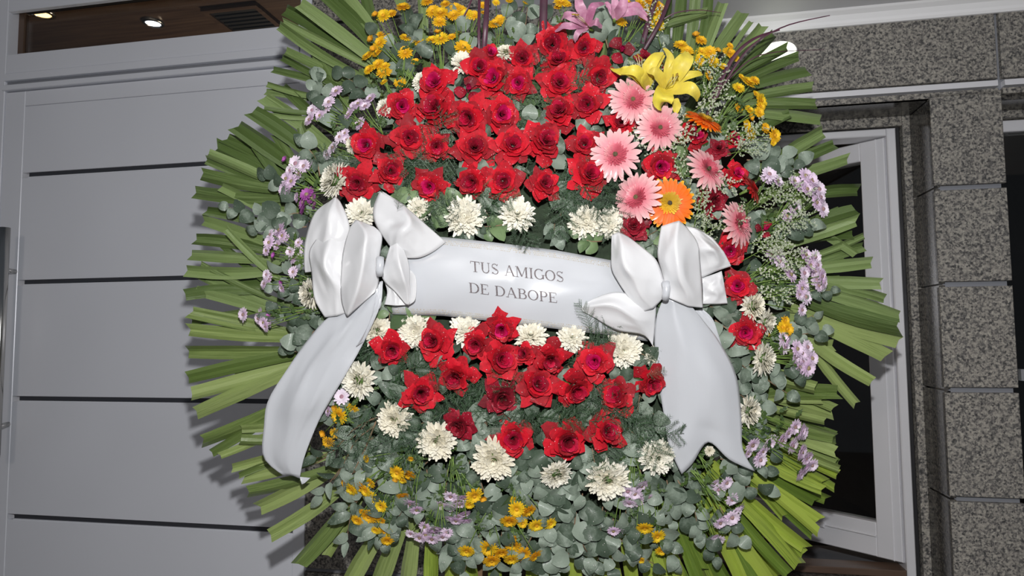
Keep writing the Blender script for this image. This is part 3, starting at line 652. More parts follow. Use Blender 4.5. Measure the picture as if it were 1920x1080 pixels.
FM = [fern_mesh(s) for s in range(6)]
def fern(px, py, ang, sc=1.0, lift=0.012):
    h = dome(px, py) + lift
    rot = Matrix.Rotation(math.radians(ang), 4, 'Z') @ Matrix.Rotation(rf.uniform(-0.25, 0.1), 4, 'Y')
    mx, my = px + 50 * math.cos(math.radians(ang)), py - 50 * math.sin(math.radians(ang))
    t = wthing('fern_frond', label_at('feathery dark green asparagus fern', mx, my), 'fern', px, py, h, rot, 'asparagus fern fronds', sc)
    a, b_ = rf.choice(FM); obj('stem', a, t); n_ = obj('needles', b_, t); n_['kind'] = 'stuff'
FERN = [(980,180,-20),(1000,200,30),(960,210,-60),(1010,230,160),(990,215,-100),(720,250,-20),(740,290,-50),(860,330,170),(850,360,-10),(920,380,-20),(1060,300,-60),(1070,320,-100),(1050,350,10),(980,320,-30),(1070,370,60),(1040,390,-10),
        (760,310,20),(700,300,200),(845,250,-80),(1000,300,200),(1120,340,-50),(930,400,200),(800,300,-60),(960,170,20),
        (730,690,-20),(720,710,-60),(760,700,20),(800,690,-30),(740,740,-80),(830,740,-20),(880,760,0),(900,780,-30),(840,770,200),(720,720,10),(900,720,-60),(960,770,-10),(1000,780,0),(1030,770,20),(1060,780,-20),(1100,760,10),(1120,770,-60),(1000,790,-10),(1000,770,150),
        (1060,680,30),(1080,660,40),(1150,700,10),(1150,770,-20),(1165,765,-50),(1080,690,-40),(770,680,160),(780,770,-120),(700,750,-100),(920,770,180),(690,700,100)]
for q in FERN: fern(*q, rf.uniform(0.8, 1.15))
fern(745, 392, 65, 0.35, 0.09); fern(1212, 700, -14, 0.30, 0.048); fern(1105, 622, 84, 0.5, 0.040)

# ------------------------------------------------------------------ sea lavender (tiny white florets)
def lav_mesh(seed):
    r_ = random.Random(seed); V, Fc, S = [], [], []
    ln = 0.075
    S.append(tube([(0, 0, 0), (0.0, ln * 0.5, 0.008), (0.004, ln, 0.006)], 0.0009, 0.0005, 4))
    for i in range(11):
        t = 0.2 + 0.8 * i / 11; p = Vector((0.002 * t, ln * t, 0.008)); a = (1 if i % 2 else -1) * r_.uniform(0.5, 1.0); bl = r_.uniform(0.012, 0.028)
        d = Vector((math.sin(a), math.cos(a), r_.uniform(0, 0.5))).normalized(); e = p + d * bl
        S.append(tube([p, e], 0.0005, 0.0004, 3))
        for j in range(7):
            c = p + d * bl * (0.25 + 0.75 * j / 6) + Vector((r_.uniform(-1, 1), r_.uniform(-1, 1), r_.uniform(0, 1))) * 0.0025
            for q in range(4):
                aa = q * PI / 2 + r_.random(); rr2 = r_.uniform(0.0009, 0.0017)
                w_ = Vector((math.cos(aa), math.sin(aa), 0.4)); x_ = Vector((-math.sin(aa), math.cos(aa), 0)) * 0.0008
                k = len(V); V += [c, c + w_ * rr2 + x_, c + w_ * rr2 * 1.3, c + w_ * rr2 - x_]; Fc.append((k, k + 1, k + 2, k + 3))
    return mk('stem', *join(S), M['stem']), mk('florets', V, Fc, M['floret'], False)
LV = [lav_mesh(s) for s in range(5)]
for px, py, an in [(1240,90,20),(1225,165,-20),(1240,200,30),(1290,215,-60),(1200,215,10),(1250,290,60),(1235,285,-60),(1290,290,20),(1310,270,-20),(1360,290,-80),(1370,300,-40),(1290,350,30),(1285,330,-100),(1300,430,-10),(1320,440,-60),(1340,430,40),(1300,410,60),(1400,400,-50),(1430,420,-80),(1440,440,-60),(1420,450,-110),(1440,395,-40),(1430,370,-90),(1390,490,-60),(1400,510,-90),(1390,460,-80),(1310,200,-30),(1340,270,-70),(1420,470,-100),(1320,385,170),(1280,130,-80),(1400,540,-100),(1320,480,0)]:
    h = dome(px, py) + 0.030
    t = wthing('sea_lavender_sprig', label_at('sprig of tiny white sea lavender', px, py), 'flower sprig', px, py, h, Matrix.Rotation(math.radians(an), 4, 'Z'), 'white sea lavender sprigs', rf.uniform(0.85, 1.15))
    a, b_ = rf.choice(LV); obj('stem', a, t); n_ = obj('florets', b_, t); n_['kind'] = 'stuff'

# ------------------------------------------------------------------ roses
def rose_petal(r0, z0, r1, z1, span, tip, curl, rnd, nu=6, nv=5):
    """one petal round +x: foot at (r0, z0), rim at (r1, z1)"""
    jit = rnd.uniform(-0.06, 0.06); off_ = rnd.uniform(0, 50)
    def f(u, v):
        s = 2 * u - 1; t = v
        w = span * (0.55 + 0.45 * math.sin(min(1, t * 1.25) * PI / 2)) * (1 - 0.15 * t * t)
        hgt = 1 - 0.20 * abs(s) ** 2.2
        r = r0 + (r1 - r0) * (t ** 1.35) * hgt; z = z0 + (z1 - z0) * (t ** 0.75) * hgt
        if t > 0.7:
            k = (t - 0.7) / 0.3; r += curl * k * k * (0.7 + 0.5 * abs(s)); z -= curl * 0.9 * k * k * (0.3 + abs(s))
            r += tip * k * max(0, 1 - abs(s) * 1.6) ** 1.2
        a = s * w / 2 + jit * t
        p = Vector((r * math.cos(a), r * math.sin(a), z)); q = mnoise.noise_vector(p * 2.6 + Vector((off_, off_ * 0.7, 0))) + 0.6 * mnoise.noise_vector(p * 6.0 + Vector((off_, 0, 0)))
        return p + q * (0.10 * t * (0.35 + r1))
    return grid(nu, nv, f)
def make_rose_proto(seed, openness, mats):
    """unit rose: radius 1 -> 34 mm. returns list of (name, mesh, matrix)"""
    r_ = random.Random(seed); S = 0.034; out = []
    me = mk('core', *join([rose_petal(0.02, 0.2, 0.035 + 0.06 * k, 0.90 - 0.02 * k, 5.2, 0.01, 0.01, r_, 9, 4) for k in range(3)]), M[mats[1]])
    for v_ in me.vertices: v_.co *= S
    out.append(('core', me, Matrix.Identity(4)))
    rings = [(3, 0.10, 0.15, 0.24, 0.90, 2.9, 0.02, 0.02, 1), (3, 0.12, 0.12, 0.36, 0.88, 2.6, 0.02, 0.03, 1), (4, 0.14, 0.1, 0.49, 0.80, 2.2, 0.04, 0.04, 0), (4, 0.18, 0.05, 0.63, 0.68, 1.9, 0.08, 0.05, 0),
             (4, 0.2, 0.0, 0.79, 0.48 * (1.1 - openness * .4), 1.6, 0.16, 0.07, 0), (5, 0.2, -0.02, 0.93, 0.24 * (1.2 - openness), 1.3, 0.26, 0.08, 0)]
    for ri, (n_, r0, z0, r1, z1, sp, tip, curl, mi) in enumerate(rings):
        ph = r_.uniform(0, 2 * PI)
        for k in range(n_):
            vs, fs = rose_petal(r0, z0, r1 * r_.uniform(0.9, 1.1), z1 * r_.uniform(0.85, 1.12), sp * r_.uniform(0.85, 1.05), tip * r_.uniform(0.2, 1.5), curl * r_.uniform(0.5, 1.5), r_)
            me = mk('petal', [v * S for v in vs], fs, M[mats[mi]])
            out.append(('petal', me, Matrix.Rotation(ph + 2 * PI * k / n_ + r_.uniform(-0.15, 0.15), 4, 'Z')))
    for k in range(4):
        vs, fs = grid(2, 3, lambda u, v: Vector((0.15 + 0.75 * v, (2 * u - 1) * 0.13 * (1 - v), -0.12 - 0.05 * v)))
        out.append(('sepal', mk('sepal', [v * S for v in vs], fs, M['sepal']), Matrix.Rotation(k * PI / 2 + 0.4, 4, 'Z')))
    return out
RP = {'red': [make_rose_proto(s, o_, ('rose', 'rose_core')) for s, o_ in ((1, 1.0), (2, 0.8), (3, 1.0), (4, 0.6), (5, 0.9), (6, 0.75))],
      'dark': [make_rose_proto(s, 0.8, ('rose_dark', 'rose_dark')) for s in (11, 12)],
      'pink': [make_rose_proto(s, 0.9, ('rose', 'rose_pink')) for s in (21, 22, 23)]}
def make_bud_proto(seed):
    r_ = random.Random(seed); S = 0.034; out = []
    for k in range(3):
        vs, fs = rose_petal(0.05, 0.0, 0.24 + 0.03 * k, 1.15 - 0.1 * k, 3.2, -0.1, -0.10, r_, 8, 6)
        out.append(('petal', mk('petal', [v * S for v in vs], fs, M['rose_pink']), Matrix.Rotation(2.1 * k, 4, 'Z')))
    for k in range(3):
        vs, fs = rose_petal(0.10, 0.0, 0.75, 0.45, 1.5, 0.12, 0.14, r_)
        out.append(('petal', mk('petal', [v * S for v in vs], fs, M['rose_dark']), Matrix.Rotation(2.1 * k + 0.8, 4, 'Z')))
    for k in range(4):
        vs, fs = grid(2, 3, lambda u, v: Vector((0.1 + 0.5 * v, (2 * u - 1) * 0.1 * (1 - v), -0.08 + 0.05 * v)))
        out.append(('sepal', mk('sepal', [v * S for v in vs], fs, M['sepal']), Matrix.Rotation(k * PI / 2 + 0.4, 4, 'Z')))
    return out
BUD = [make_bud_proto(s) for s in (1, 2, 3)]
rr = random.Random(99)
def rose(px, py, r, kind, label, tx=None, ty=None):
    """tx, ty: lean of the bloom to the right / up"""
    if tx is None: tx, ty = rr.uniform(-0.35, 0.35), rr.uniform(-0.35, 0.25)
    n_ = Vector((tx, ty, 1))
    h = dome(px, py) + 0.020 + rr.uniform(-0.002, 0.008)
    g_ = 'red roses of the upper bunch' if py < 480 and px < 1210 else ('red roses of the lower bunch' if px < 1260 else 'roses down the right side')
    t = wthing('rose', label, 'rose', px, py, h, basis_to(n_, rr.uniform(0, 6.28)), g_, r / 34.0 * 1.10)
    src = rr.choice(BUD) if kind == 'bud' else rr.choice(RP[kind])
    for nm, me, mt in src: obj(nm, me, t, mt)
RD = 'red'
ROSES = [
(1036,84,34,RD,'large open red rose at the peak of the upper bunch, under the pink lily'),(1096,93,25,RD,'red rose right of the peak rose, below the pink lily petals'),
(1163,96,24,'bud','magenta rosebud with dark sepals, between pink lily and yellow lilies'),(980,113,28,RD,'ragged red rose under the fern, left of the peak rose'),
(919,104,20,'pink','small magenta rose beside the purple blades, before the white bloom'),(897,130,30,RD,'red rose left of center top, under the two purple blades'),
(818,161,32,'pink','pink-hearted red rose, topmost on the left slope of the upper bunch'),(878,172,24,'bud','closed red rosebud in the second row, between two full roses'),
(930,150,34,'pink','red rose with a magenta heart below the small magenta rose'),(973,156,28,'pink','red rose with pink centre, just left of the fern gap'),
(1047,121,30,RD,'red rose directly beneath the peak rose'),(1046,158,32,RD,'second red rose beneath the peak rose, dark folded petals'),
(1120,143,30,RD,'red rose left of the yellow lilies, over the large flat rose'),(752,200,28,'pink','pink-hearted rose with drooping outer petals beside the lilac spray'),
(822,208,36,RD,'big red rose below the topmost left rose'),(882,220,34,RD,'broad red rose with a round cupped heart, middle of the third row'),
(938,217,33,'pink','red rose with pointed petals beside the round cupped one'),(1103,197,31,RD,'large flat red rose left of the topmost pink gerbera'),
(1053,213,30,RD,'red rose with a long pointed petal, right of the fern gap'),(1166,233,26,RD,'small spiral rose with two wing petals, between two pink gerberas'),
(690,272,30,'pink','pink-hearted red rose at the left shoulder, by the eucalyptus'),(768,261,32,RD,'open red rose right of the left shoulder rose'),
(818,274,25,RD,'small folded red rose with a hanging petal'),(890,281,32,RD,'red rose with tiny pink eye in the fourth row'),
(960,275,32,RD,'red rose with spiral heart and a broad left petal, fourth row'),(1018,269,34,RD,'dark-hearted large red rose, fourth row near the fern'),
(1097,273,27,RD,'red rose touching the biggest pink gerbera on its left side'),(672,342,32,RD,'star-shaped red rose above the left white bow'),
(731,322,29,RD,'ruffled red rose right of the star-shaped one'),(807,348,30,'pink','round red rose with pink button heart, bottom row'),
(890,340,31,RD,'red rose with two lower points, bottom row above a white bloom'),(945,340,31,RD,'diamond-shaped pinkish red rose in the bottom row'),
(1018,348,27,RD,'lone dark red rose in the bottom row, right of the diamond-shaped one'),(1102,331,32,RD,'red rose below and left of the biggest pink gerbera'),
(1297,256,25,'pink','crimson and magenta rose under the tilted orange gerbera'),(1236,312,29,'pink','wide crimson rose with magenta heart, above the orange gerbera'),
(1347,281,18,'dark','small wilted crimson rose in the sea lavender'),(1377,264,15,'pink','tiny magenta rose at the upper right edge of the lavender'),
(1377,328,22,'pink','magenta rosebud touching the tilted pink gerbera'),(1332,376,27,'dark','dark crimson rose right of the forward-facing orange gerbera'),
(1190,425,25,'dark','dark crimson rose between the white blooms and right bow'),(1430,432,17,'bud','small red bud right of the lowest pink gerbera'),
(1370,469,26,'pink','crimson rose touching the right bow, upper of two'),(1384,537,27,'pink','crimson rose by the right bow, lower of two'),
(1397,621,28,'pink','crimson rose with a curled upper petal, alone among eucalyptus'),(1207,112,16,'dark','small crimson rose hidden behind the yellow lily'),(1232,124,12,'dark','tiny crimson bloom between the two yellow lilies'),
(734,651,29,RD,'red rose with a folded right petal, leftmost of the lower bunch'),(818,642,31,RD,'wide cup-shaped red rose, second from the left under the banner'),(896,642,28,RD,'pinkish ruffled red rose beside the one on the banner'),
(941,613,28,'pink','red rose overlapping the banner edge below the lettering'),(937,673,35,RD,'largest red rose just under the banner rose'),(984,663,20,RD,'small red rose squeezed between two large ones under the banner'),
(1031,668,29,RD,'red rose with a small heart and wide side petals'),(1117,678,31,'pink','red rose with curled petals near the right end of the banner'),(859,702,31,RD,'round pinkish red rose in the fern, under the cup-shaped rose'),
(788,733,31,RD,'red rose veiled by fern threads, left of the lower bunch'),(1005,722,34,RD,'large pink-toned red rose in the middle of the lower bunch'),(1075,725,32,RD,'red rose with a small upper heart and a broad lower petal'),
(1157,742,32,RD,'bright flat red rose near the right bow tail'),(1218,712,28,RD,'red rose partly hidden by the right bow tail'),(939,742,31,'dark','deep crimson rose with smooth broad petals'),
(864,795,25,'dark','small dark red rose above the big white chrysanthemum'),(962,821,34,RD,'red rose with a spiral heart beside a white bloom, bottom row'),(1059,822,36,RD,'big round red rose, middle of the bottom row'),(1133,809,33,RD,'red rose at the right end of the bottom row')]
for q in sorted(ROSES, key=lambda q: q[1]): rose(*q)

# ------------------------------------------------------------------ chrysanthemums
def strap_petal(ln, wd, up, curl, nv=3):
    def f(u, v):
        s = 2 * u - 1; w = wd / 2 * (0.5 + 0.6 * math.sin(PI * min(1, v * 0.85 + 0.1))) * (1 if v < 0.95 else 0.55)
        return Vector((s * w, ln * v * math.cos(up + curl * v * 0.5), ln * math.sin(up) * v + curl * ln * v * v * 0.5 + 0.25 * wd * s * s))
    return grid(2, nv, f)
def mum_proto(seed):
    r_ = random.Random(seed); S = 0.035; parts = []
    V, Fc = [], []
    inner = []
    for ring, (n_, r0, z0, ln, up, cu) in enumerate(((26, 0.46, 0.04, 0.46, 0.10, 0.1), (26, 0.42, 0.14, 0.42, 0.30, 0.2), (25, 0.36, 0.24, 0.38, 0.45, 0.1), (23, 0.29, 0.32, 0.34, 0.62, 0.0), (20, 0.21, 0.38, 0.30, 0.8, -0.1), (15, 0.14, 0.43, 0.25, 1.0, -0.2), (10, 0.07, 0.46, 0.20, 1.2, -0.3), (5, 0.02, 0.48, 0.16, 1.35, -0.4))):
        for k in range(n_):
            a = 2 * PI * (k + 0.5 * ring) / n_ + r_.uniform(-0.3, 0.3)
            vs, fs = strap_petal(ln * r_.uniform(0.8, 1.2), 0.165, up + r_.uniform(-0.22, 0.22), cu + r_.uniform(-0.2, 0.2))
            m_ = Matrix.Rotation(a, 4, 'Z') @ Matrix.Translation((0, r0, z0))
            inner.append(([(m_ @ v) * S for v in vs], fs))
    parts.append(('inner_petals', mk('inner_petals', *join(inner), M['mum_in']), Matrix.Identity(4), True))
    ph = r_.random()
    for k in range(18):
        vs, fs = strap_petal(0.62 * r_.uniform(0.7, 1.25), 0.21, r_.uniform(-0.35, 0.1), r_.uniform(-0.2, 0.15))
        a = ph + 2 * PI * k / 18 + r_.uniform(-0.08, 0.08)
        parts.append(('petal', mk('petal', [v * S for v in vs], fs, M['mum']), Matrix.Rotation(a, 4, 'Z') @ Matrix.Translation((0, 0.26 * S, 0)), False))
    parts.append(('calyx', mk('calyx', *tube([(0, 0, -0.02 * 1), (0, 0, -0.004), (0, 0, 0.008)], 0.004, 0.010, 8), M['sepal']), Matrix.Identity(4), False))
    return parts
MP = [mum_proto(s) for s in (1, 2, 3, 4)]
MUMS = [(948,100,18,0,.5,'small white chrysanthemum at the top, beside the magenta rose'),(868,120,24,0,.3,'white chrysanthemum peeping out over a red rose, upper left of the peak'),(792,155,20,-.5,.2,'white chrysanthemum behind the topmost left rose'),
(722,203,18,-.6,.2,'small white chrysanthemum left of the drooping-petal rose'),(632,340,36,-1.0,.3,'white chrysanthemum seen edge-on above the left bow'),(664,272,18,-.8,0,'small white chrysanthemum hidden left of the shoulder rose'),
(678,402,32,0,.2,'cream chrysanthemum between the two upper loops of the left bow'),(786,392,24,.2,.2,'cream chrysanthemum peeping above the right loop of the left bow'),(872,407,38,0,0,'large white chrysanthemum above the banner, leftmost of four'),(970,403,34,0,.2,'white chrysanthemum veiled by fern above the banner lettering'),
(1097,416,32,0,0,'white chrysanthemum above the banner, left of a touching pair'),(1142,418,30,0,0,'white chrysanthemum of the touching pair, next to the crimson rose'),(586,550,30,-1.0,0,'white chrysanthemum edge showing left of the left bow'),(704,620,34,.8,.3,'cream chrysanthemum beside the top of the left bow tail'),
(778,620,34,0,0,'cream chrysanthemum under the left end of the banner'),(875,618,32,0,.3,'cream chrysanthemum under the banner between two red roses'),(995,630,32,0,.4,'white chrysanthemum under the banner right of the overlapping rose'),(1072,634,30,0,.4,'cream chrysanthemum under the banner where the fern stands up'),
(1168,656,36,0,0,'white chrysanthemum under the right bow loop'),(1226,668,20,.4,0,'sliver of a cream chrysanthemum along the right bow tail'),(1408,574,30,.7,.1,'white chrysanthemum above and right of the lone crimson rose'),(1432,604,26,1.0,-.2,'white chrysanthemum edge-on, right of the lone crimson rose'),
(1426,672,32,1.0,0,'white chrysanthemum edge-on, below the lone crimson rose'),(1400,770,30,.9,0,'white chrysanthemum right of the right bow tail'),(676,712,36,-.5,0,'white chrysanthemum beside the middle of the left bow tail'),(740,785,33,-.2,0,'white chrysanthemum below the fern-veiled rose'),
(820,825,38,-.1,-.1,'large white chrysanthemum below and left of the small dark rose'),(926,858,42,0,-.1,'largest white chrysanthemum, under the spiral-hearted rose'),(1042,886,30,.3,-.6,'white chrysanthemum half hidden by a round eucalyptus leaf'),(1139,898,40,0,-.2,'large white chrysanthemum below the bottom row of roses, right'),(1231,855,34,.1,-.1,'white chrysanthemum left of the foot of the right bow tail'),
(1330,845,10,0,0,'small cream chrysanthemum showing in the notch of the right tail')]
for px, py, r, tx, ty, lab in MUMS:
    h = dome(px, py) + (0.008 if 600 < py < 670 and 690 < px < 1240 else (0.020 if 380 < py < 430 and px < 1150 else 0.027))
    t = wthing('chrysanthemum', lab, 'chrysanthemum', px, py, h, basis_to((tx, ty, 1), rr.uniform(0, 6.28)), 'white chrysanthemums of the wreath', r / 35.0 * 1.05)
    for nm, me, mt, stuff in rr.choice(MP):
        o = obj(nm, me, t, mt)
        if stuff: o['kind'] = 'stuff'

# ------------------------------------------------------------------ gerberas
def ger_proto(seed, outer, inner, disc, GN=19):
    r_ = random.Random(seed); parts = []
    def pet(ln, wd, up, droop):
        def f(u, v):
            s = 2 * u - 1; w = wd / 2 * (0.35 + 0.75 * math.sin(PI * (0.12 + 0.72 * v))) * (1 if v < 0.97 else 0.5)
            return Vector((s * w, ln * v, up * ln * v - droop * ln * v * v + 0.1 * wd * math.cos(s * 5)))
        return grid(3, 6, f)
    for lay, (n_, ln, up) in enumerate(((GN, 0.042, 0.10), (GN - 1, 0.038, 0.20))):
        for k in range(n_):
            a = 2 * PI * (k + 0.5 * lay) / n_ + r_.uniform(-0.06, 0.06)
            vs, fs = pet(ln * r_.uniform(0.93, 1.05), 0.0088, up + r_.uniform(-0.05, 0.05), 0.22)
            parts.append(('petal', mk('petal', vs, fs, M[outer]), Matrix.Rotation(a, 4, 'Z') @ Matrix.Translation((0, 0.003, 0.001 * lay)), False))
    tri = []
    for k in range(95):
        a = 2.399 * k; r0 = 0.003 + 0.011 * (k / 95); m_ = Matrix.Rotation(a, 4, 'Z') @ Matrix.Translation((0, r0 * 0.9, 0.004))
        vs, fs = pet(0.009 * r_.uniform(0.8, 1.2), 0.0024, 0.9 - 0.5 * k / 95, 0.1); 
        tri.append(([m_ @ v for v in vs], fs))
    parts.append(('inner_florets', mk('inner_florets', *join(tri), M[inner]), Matrix.Identity(4), True))
    vs, fs = [Vector((0, 0, 0.007))], []
    for i in range(1, 4):
        for k in range(14): vs.append(Vector((0.0042 * i / 3 * math.cos(2 * PI * k / 14), 0.0042 * i / 3 * math.sin(2 * PI * k / 14), 0.0075 - 0.0012 * (i == 1) + r_.uniform(-.0004, .0004) - 0.001 * (i == 3) * 3)))
    fs = [(0, 1 + k, 1 + (k + 1) % 14) for k in range(14)] + [(1 + i * 14 + k, 15 + i * 14 + k, 15 + i * 14 + (k + 1) % 14, 1 + i * 14 + (k + 1) % 14) for i in range(2) for k in range(14)]
    parts.append(('disc', mk('disc', vs, fs, M[disc]), Matrix.Identity(4), False))
    parts.append(('stem', mk('stem', *tube([(0, 0, -0.035), (0, 0, 0.0)], 0.003, 0.006, 7), M['stem']), Matrix.Identity(4), False))
    return parts
GP = {'pink': [ger_proto(s, 'ger_pink', 'ger_pink_in', 'ger_disc') for s in (1, 2)], 'orange': [ger_proto(3, 'ger_orange', 'ger_orange_in', 'ger_disc_o', 27)], 'red': [ger_proto(4, 'ger_red', 'ger_red', 'ger_disc')]}
for px, py, r, tx, ty, k, lab in [(1186,187,43,.05,.1,'pink','pink gerbera directly under the yellow lilies, topmost pink one'),(1237,239,42,.1,-.1,'pink','pink gerbera second from the top, left of the tilted orange one'),
    (1153,290,46,-.05,.05,'pink','biggest pale pink gerbera facing forward beside the red roses'),(1194,370,44,-.75,.1,'pink','pink gerbera tucked behind the left of the orange gerbera'),(1327,318,42,.55,.45,'pink','tilted pink gerbera amid the sea lavender'),
    (1385,420,42,.8,.25,'pink','lowest pink gerbera, tilted and farthest right'),(1255,381,44,0,0,'orange','orange gerbera facing forward above the right bow'),(1320,226,36,.7,1.5,'orange','tilted orange gerbera below the right yellow lily'),
    (1410,352,30,1.6,.9,'red','narrow-petalled red flower seen side-on at the far right'),]:
    t = wthing('gerbera', lab, 'gerbera', px, py, dome(px, py) + 0.050 + (0.006 if k == 'orange' else 0), basis_to((tx, ty, 1), rr.uniform(0, 6)), 'gerberas beside the rose bunch' if k == 'pink' else None, r / 44.0)
    for nm, me, mt, stuff in rr.choice(GP[k]):
        o = obj(nm, me, t, mt)
        if stuff: o['kind'] = 'stuff'

# ------------------------------------------------------------------ straps drawn through points (lily petals, blades)
def strap(inv, pts, wid, n=12, cup=0.15, m=4, wprof=None, wavy=0.0):
    vs, fs = [], []
    C_ = [L(*p) for p in pts]
    for i in range(n + 1):
        t = i / n; p = Vector(cat([tuple(c) for c in C_], t)); q = Vector(cat([tuple(c) for c in C_], min(1, t + 0.02))); p_ = Vector(cat([tuple(c) for c in C_], max(0, t - 0.02)))
        d = (q - p_).normalized(); side = d.cross(Vector((0, 0, 1)))
        if side.length < 0.2: side = Vector((1, 0, 0))
        side.normalize(); nrm = side.cross(d)
        w = wid * 0.001 / 2 * (wprof(t) if wprof else 1)
        for j in range(m + 1):
            s = 2 * j / m - 1; vs.append(inv @ (p + side * w * s + nrm * (cup * w * (s * s) - (0.10 * w if s == 0 else 0) * (m > 4) + wavy * abs(s) ** 2 * math.sin(t * 17 + s * 3 + wid))))
    for i in range(n):
        for j in range(m): fs.append((i * (m + 1) + j, i * (m + 1) + j + 1, (i + 1) * (m + 1) + j + 1, (i + 1) * (m + 1) + j))
    return vs, fs
lp = lambda t: max(0.04, math.sin(PI * (0.13 + 0.84 * t ** 0.9)) ** 0.9)
def lily(label, cx_, cy_, h, petals, mat, stamens=(), stem=None):
    t = wthing('lily', label, 'lily', cx_, cy_, h); inv = Matrix.Translation(-L(cx_, cy_, h))
    for pts, w in petals:
        obj('petal', mk('petal', *strap(inv, pts, w * (0.72 if mat == 'lily_p' else 0.86), 16, 0.30, 6, lp, 0.0016), M[mat]), t)
    for pts in stamens:
        f_ = obj('stamen', mk('stamen', *tube([inv @ L(*p) for p in pts], 0.0008, 0.0006, 5), M['filament']), t)
        e = inv @ L(*pts[-1]); d = (e - inv @ L(*pts[-2])).normalized()
        s = Vector((-d.y, d.x, 0)).normalized() * 0.002 + d * 0.003
        obj('anther', mk('anther', *tube([e - s, e + s], 0.0014, 0.0012, 5), M['anther']), f_)
    if stem: obj('stem', mk('stem', *tube([inv @ L(*p) for p in stem], 0.0035, 0.003, 7), M['stem']), t)
H = 0.085
lily('open yellow lily above the pink gerberas, right-hand one', 1248, 168, H, [
    ([(1248,168,H),(1252,130,H+.03),(1256,105,H+.03),(1243,91,H+.01)], 17), ([(1250,165,H),(1272,130,H+.03),(1286,110,H+.035),(1287,97,H+.02)], 36),
    ([(1252,168,H),(1275,148,H+.02),(1300,139,H+.025),(1318,140,H+.01)], 18), ([(1246,170,H),(1236,145,H+.03),(1226,134,H+.04),(1214,135,H+.03)], 22),
    ([(1245,172,H),(1285,166,H+.035),(1302,172,H+.04),(1308,190,H+.02)], 26), ([(1245,166,H+.01),(1244,180,H+.045),(1240,192,H+.04),(1240,201,H+.02)], 40),
    ([(1265,185,H-.005),(1268,200,H+.0),(1266,215,H)], 18)], 'lily_y',
    [[(1248,168,H+.01),(1258,155,H+.04),(1268,142,H+.055)], [(1250,166,H+.01),(1262,158,H+.045),(1271,141,H+.06)], [(1248,166,H+.01),(1254,152,H+.04),(1262,143,H+.055)]], [(1247,190,H-.01),(1241,205,H-.01),(1235,222,H-.03)])
lily('half-profile yellow lily, left-hand one behind the pink gerbera', 1213, 160, H-.01, [
    ([(1213,166,H-.01),(1195,145,H+.01),(1175,133,H+.02),(1162,135,H+.01),(1145,128,H-.01)], 20), ([(1213,164,H-.01),(1200,140,H+.03),(1183,132,H+.035),(1164,138,H+.02)], 24),
    ([(1213,164,H-.01),(1212,138,H+.01),(1226,112,H+.02),(1244,99,H+.01)], 28), ([(1214,166,H-.01),(1206,148,H+.02),(1196,136,H+.025),(1200,125,H+.02)], 26), ([(1215,164,H-.02),(1222,140,H+.0),(1234,118,H+.01),(1246,104,H)], 16)], 'lily_y',
    [[(1206,145,H+.01),(1199,125,H+.03),(1192,107,H+.035)], [(1206,145,H+.01),(1200,122,H+.03),(1197,104,H+.03)], [(1207,145,H+.01),(1204,125,H+.03),(1203,110,H+.03)]], [(1213,166,H-.01),(1214,180,H-.03)])
H = 0.07
lily('open pink lily at the top of the wreath, left-hand one', 1102, 46, H, [
    ([(1102,48,H),(1090,20,H+.025),(1085,5,H+.03),(1083,-14,H+.01)], 25), ([(1102,48,H),(1108,22,H+.03),(1116,10,H+.035),(1134,8,H+.01)], 20), ([(1100,48,H),(1080,36,H+.03),(1064,29,H+.03),(1052,36,H+.01)], 24),
    ([(1100,50,H),(1076,49,H+.025),(1056,50,H+.02),(1041,60,H)], 18), ([(1102,52,H),(1083,62,H+.02),(1078,80,H)], 15), ([(1104,50,H),(1117,42,H+.03),(1128,53,H+.01)], 20)], 'lily_p',
    [[(1102,48,H+.005),(1088,36,H+.05),(1076,27,H+.055)], [(1102,48,H+.005),(1092,34,H+.05),(1082,28,H+.055)]], [(1104,52,H-.005),(1112,58,H-.02)])
lily('profile pink lily cut by the top, right-hand one', 1153, 32, H, [
    ([(1153,34,H),(1154,12,H+.02),(1150,-12,H+.02)], 22), ([(1153,34,H),(1166,14,H+.03),(1172,-14,H+.03)], 26), ([(1154,34,H),(1172,25,H+.02),(1190,22,H+.02),(1203,28,H+.01),(1214,40,H)], 20),
    ([(1154,34,H),(1176,14,H+.01),(1196,12,H+.01),(1213,30,H)], 18), ([(1152,34,H),(1142,12,H+.0),(1134,4,H)], 14)], 'lily_p',
    [[(1158,20,H+.01),(1172,0,H+.03),(1184,-10,H+.03)], [(1158,20,H+.01),(1168,2,H+.03),(1176,-8,H+.03)]], [(1153,34,H),(1151,44,H-.02)])
bl = lambda t: 1 - 0.7 * t
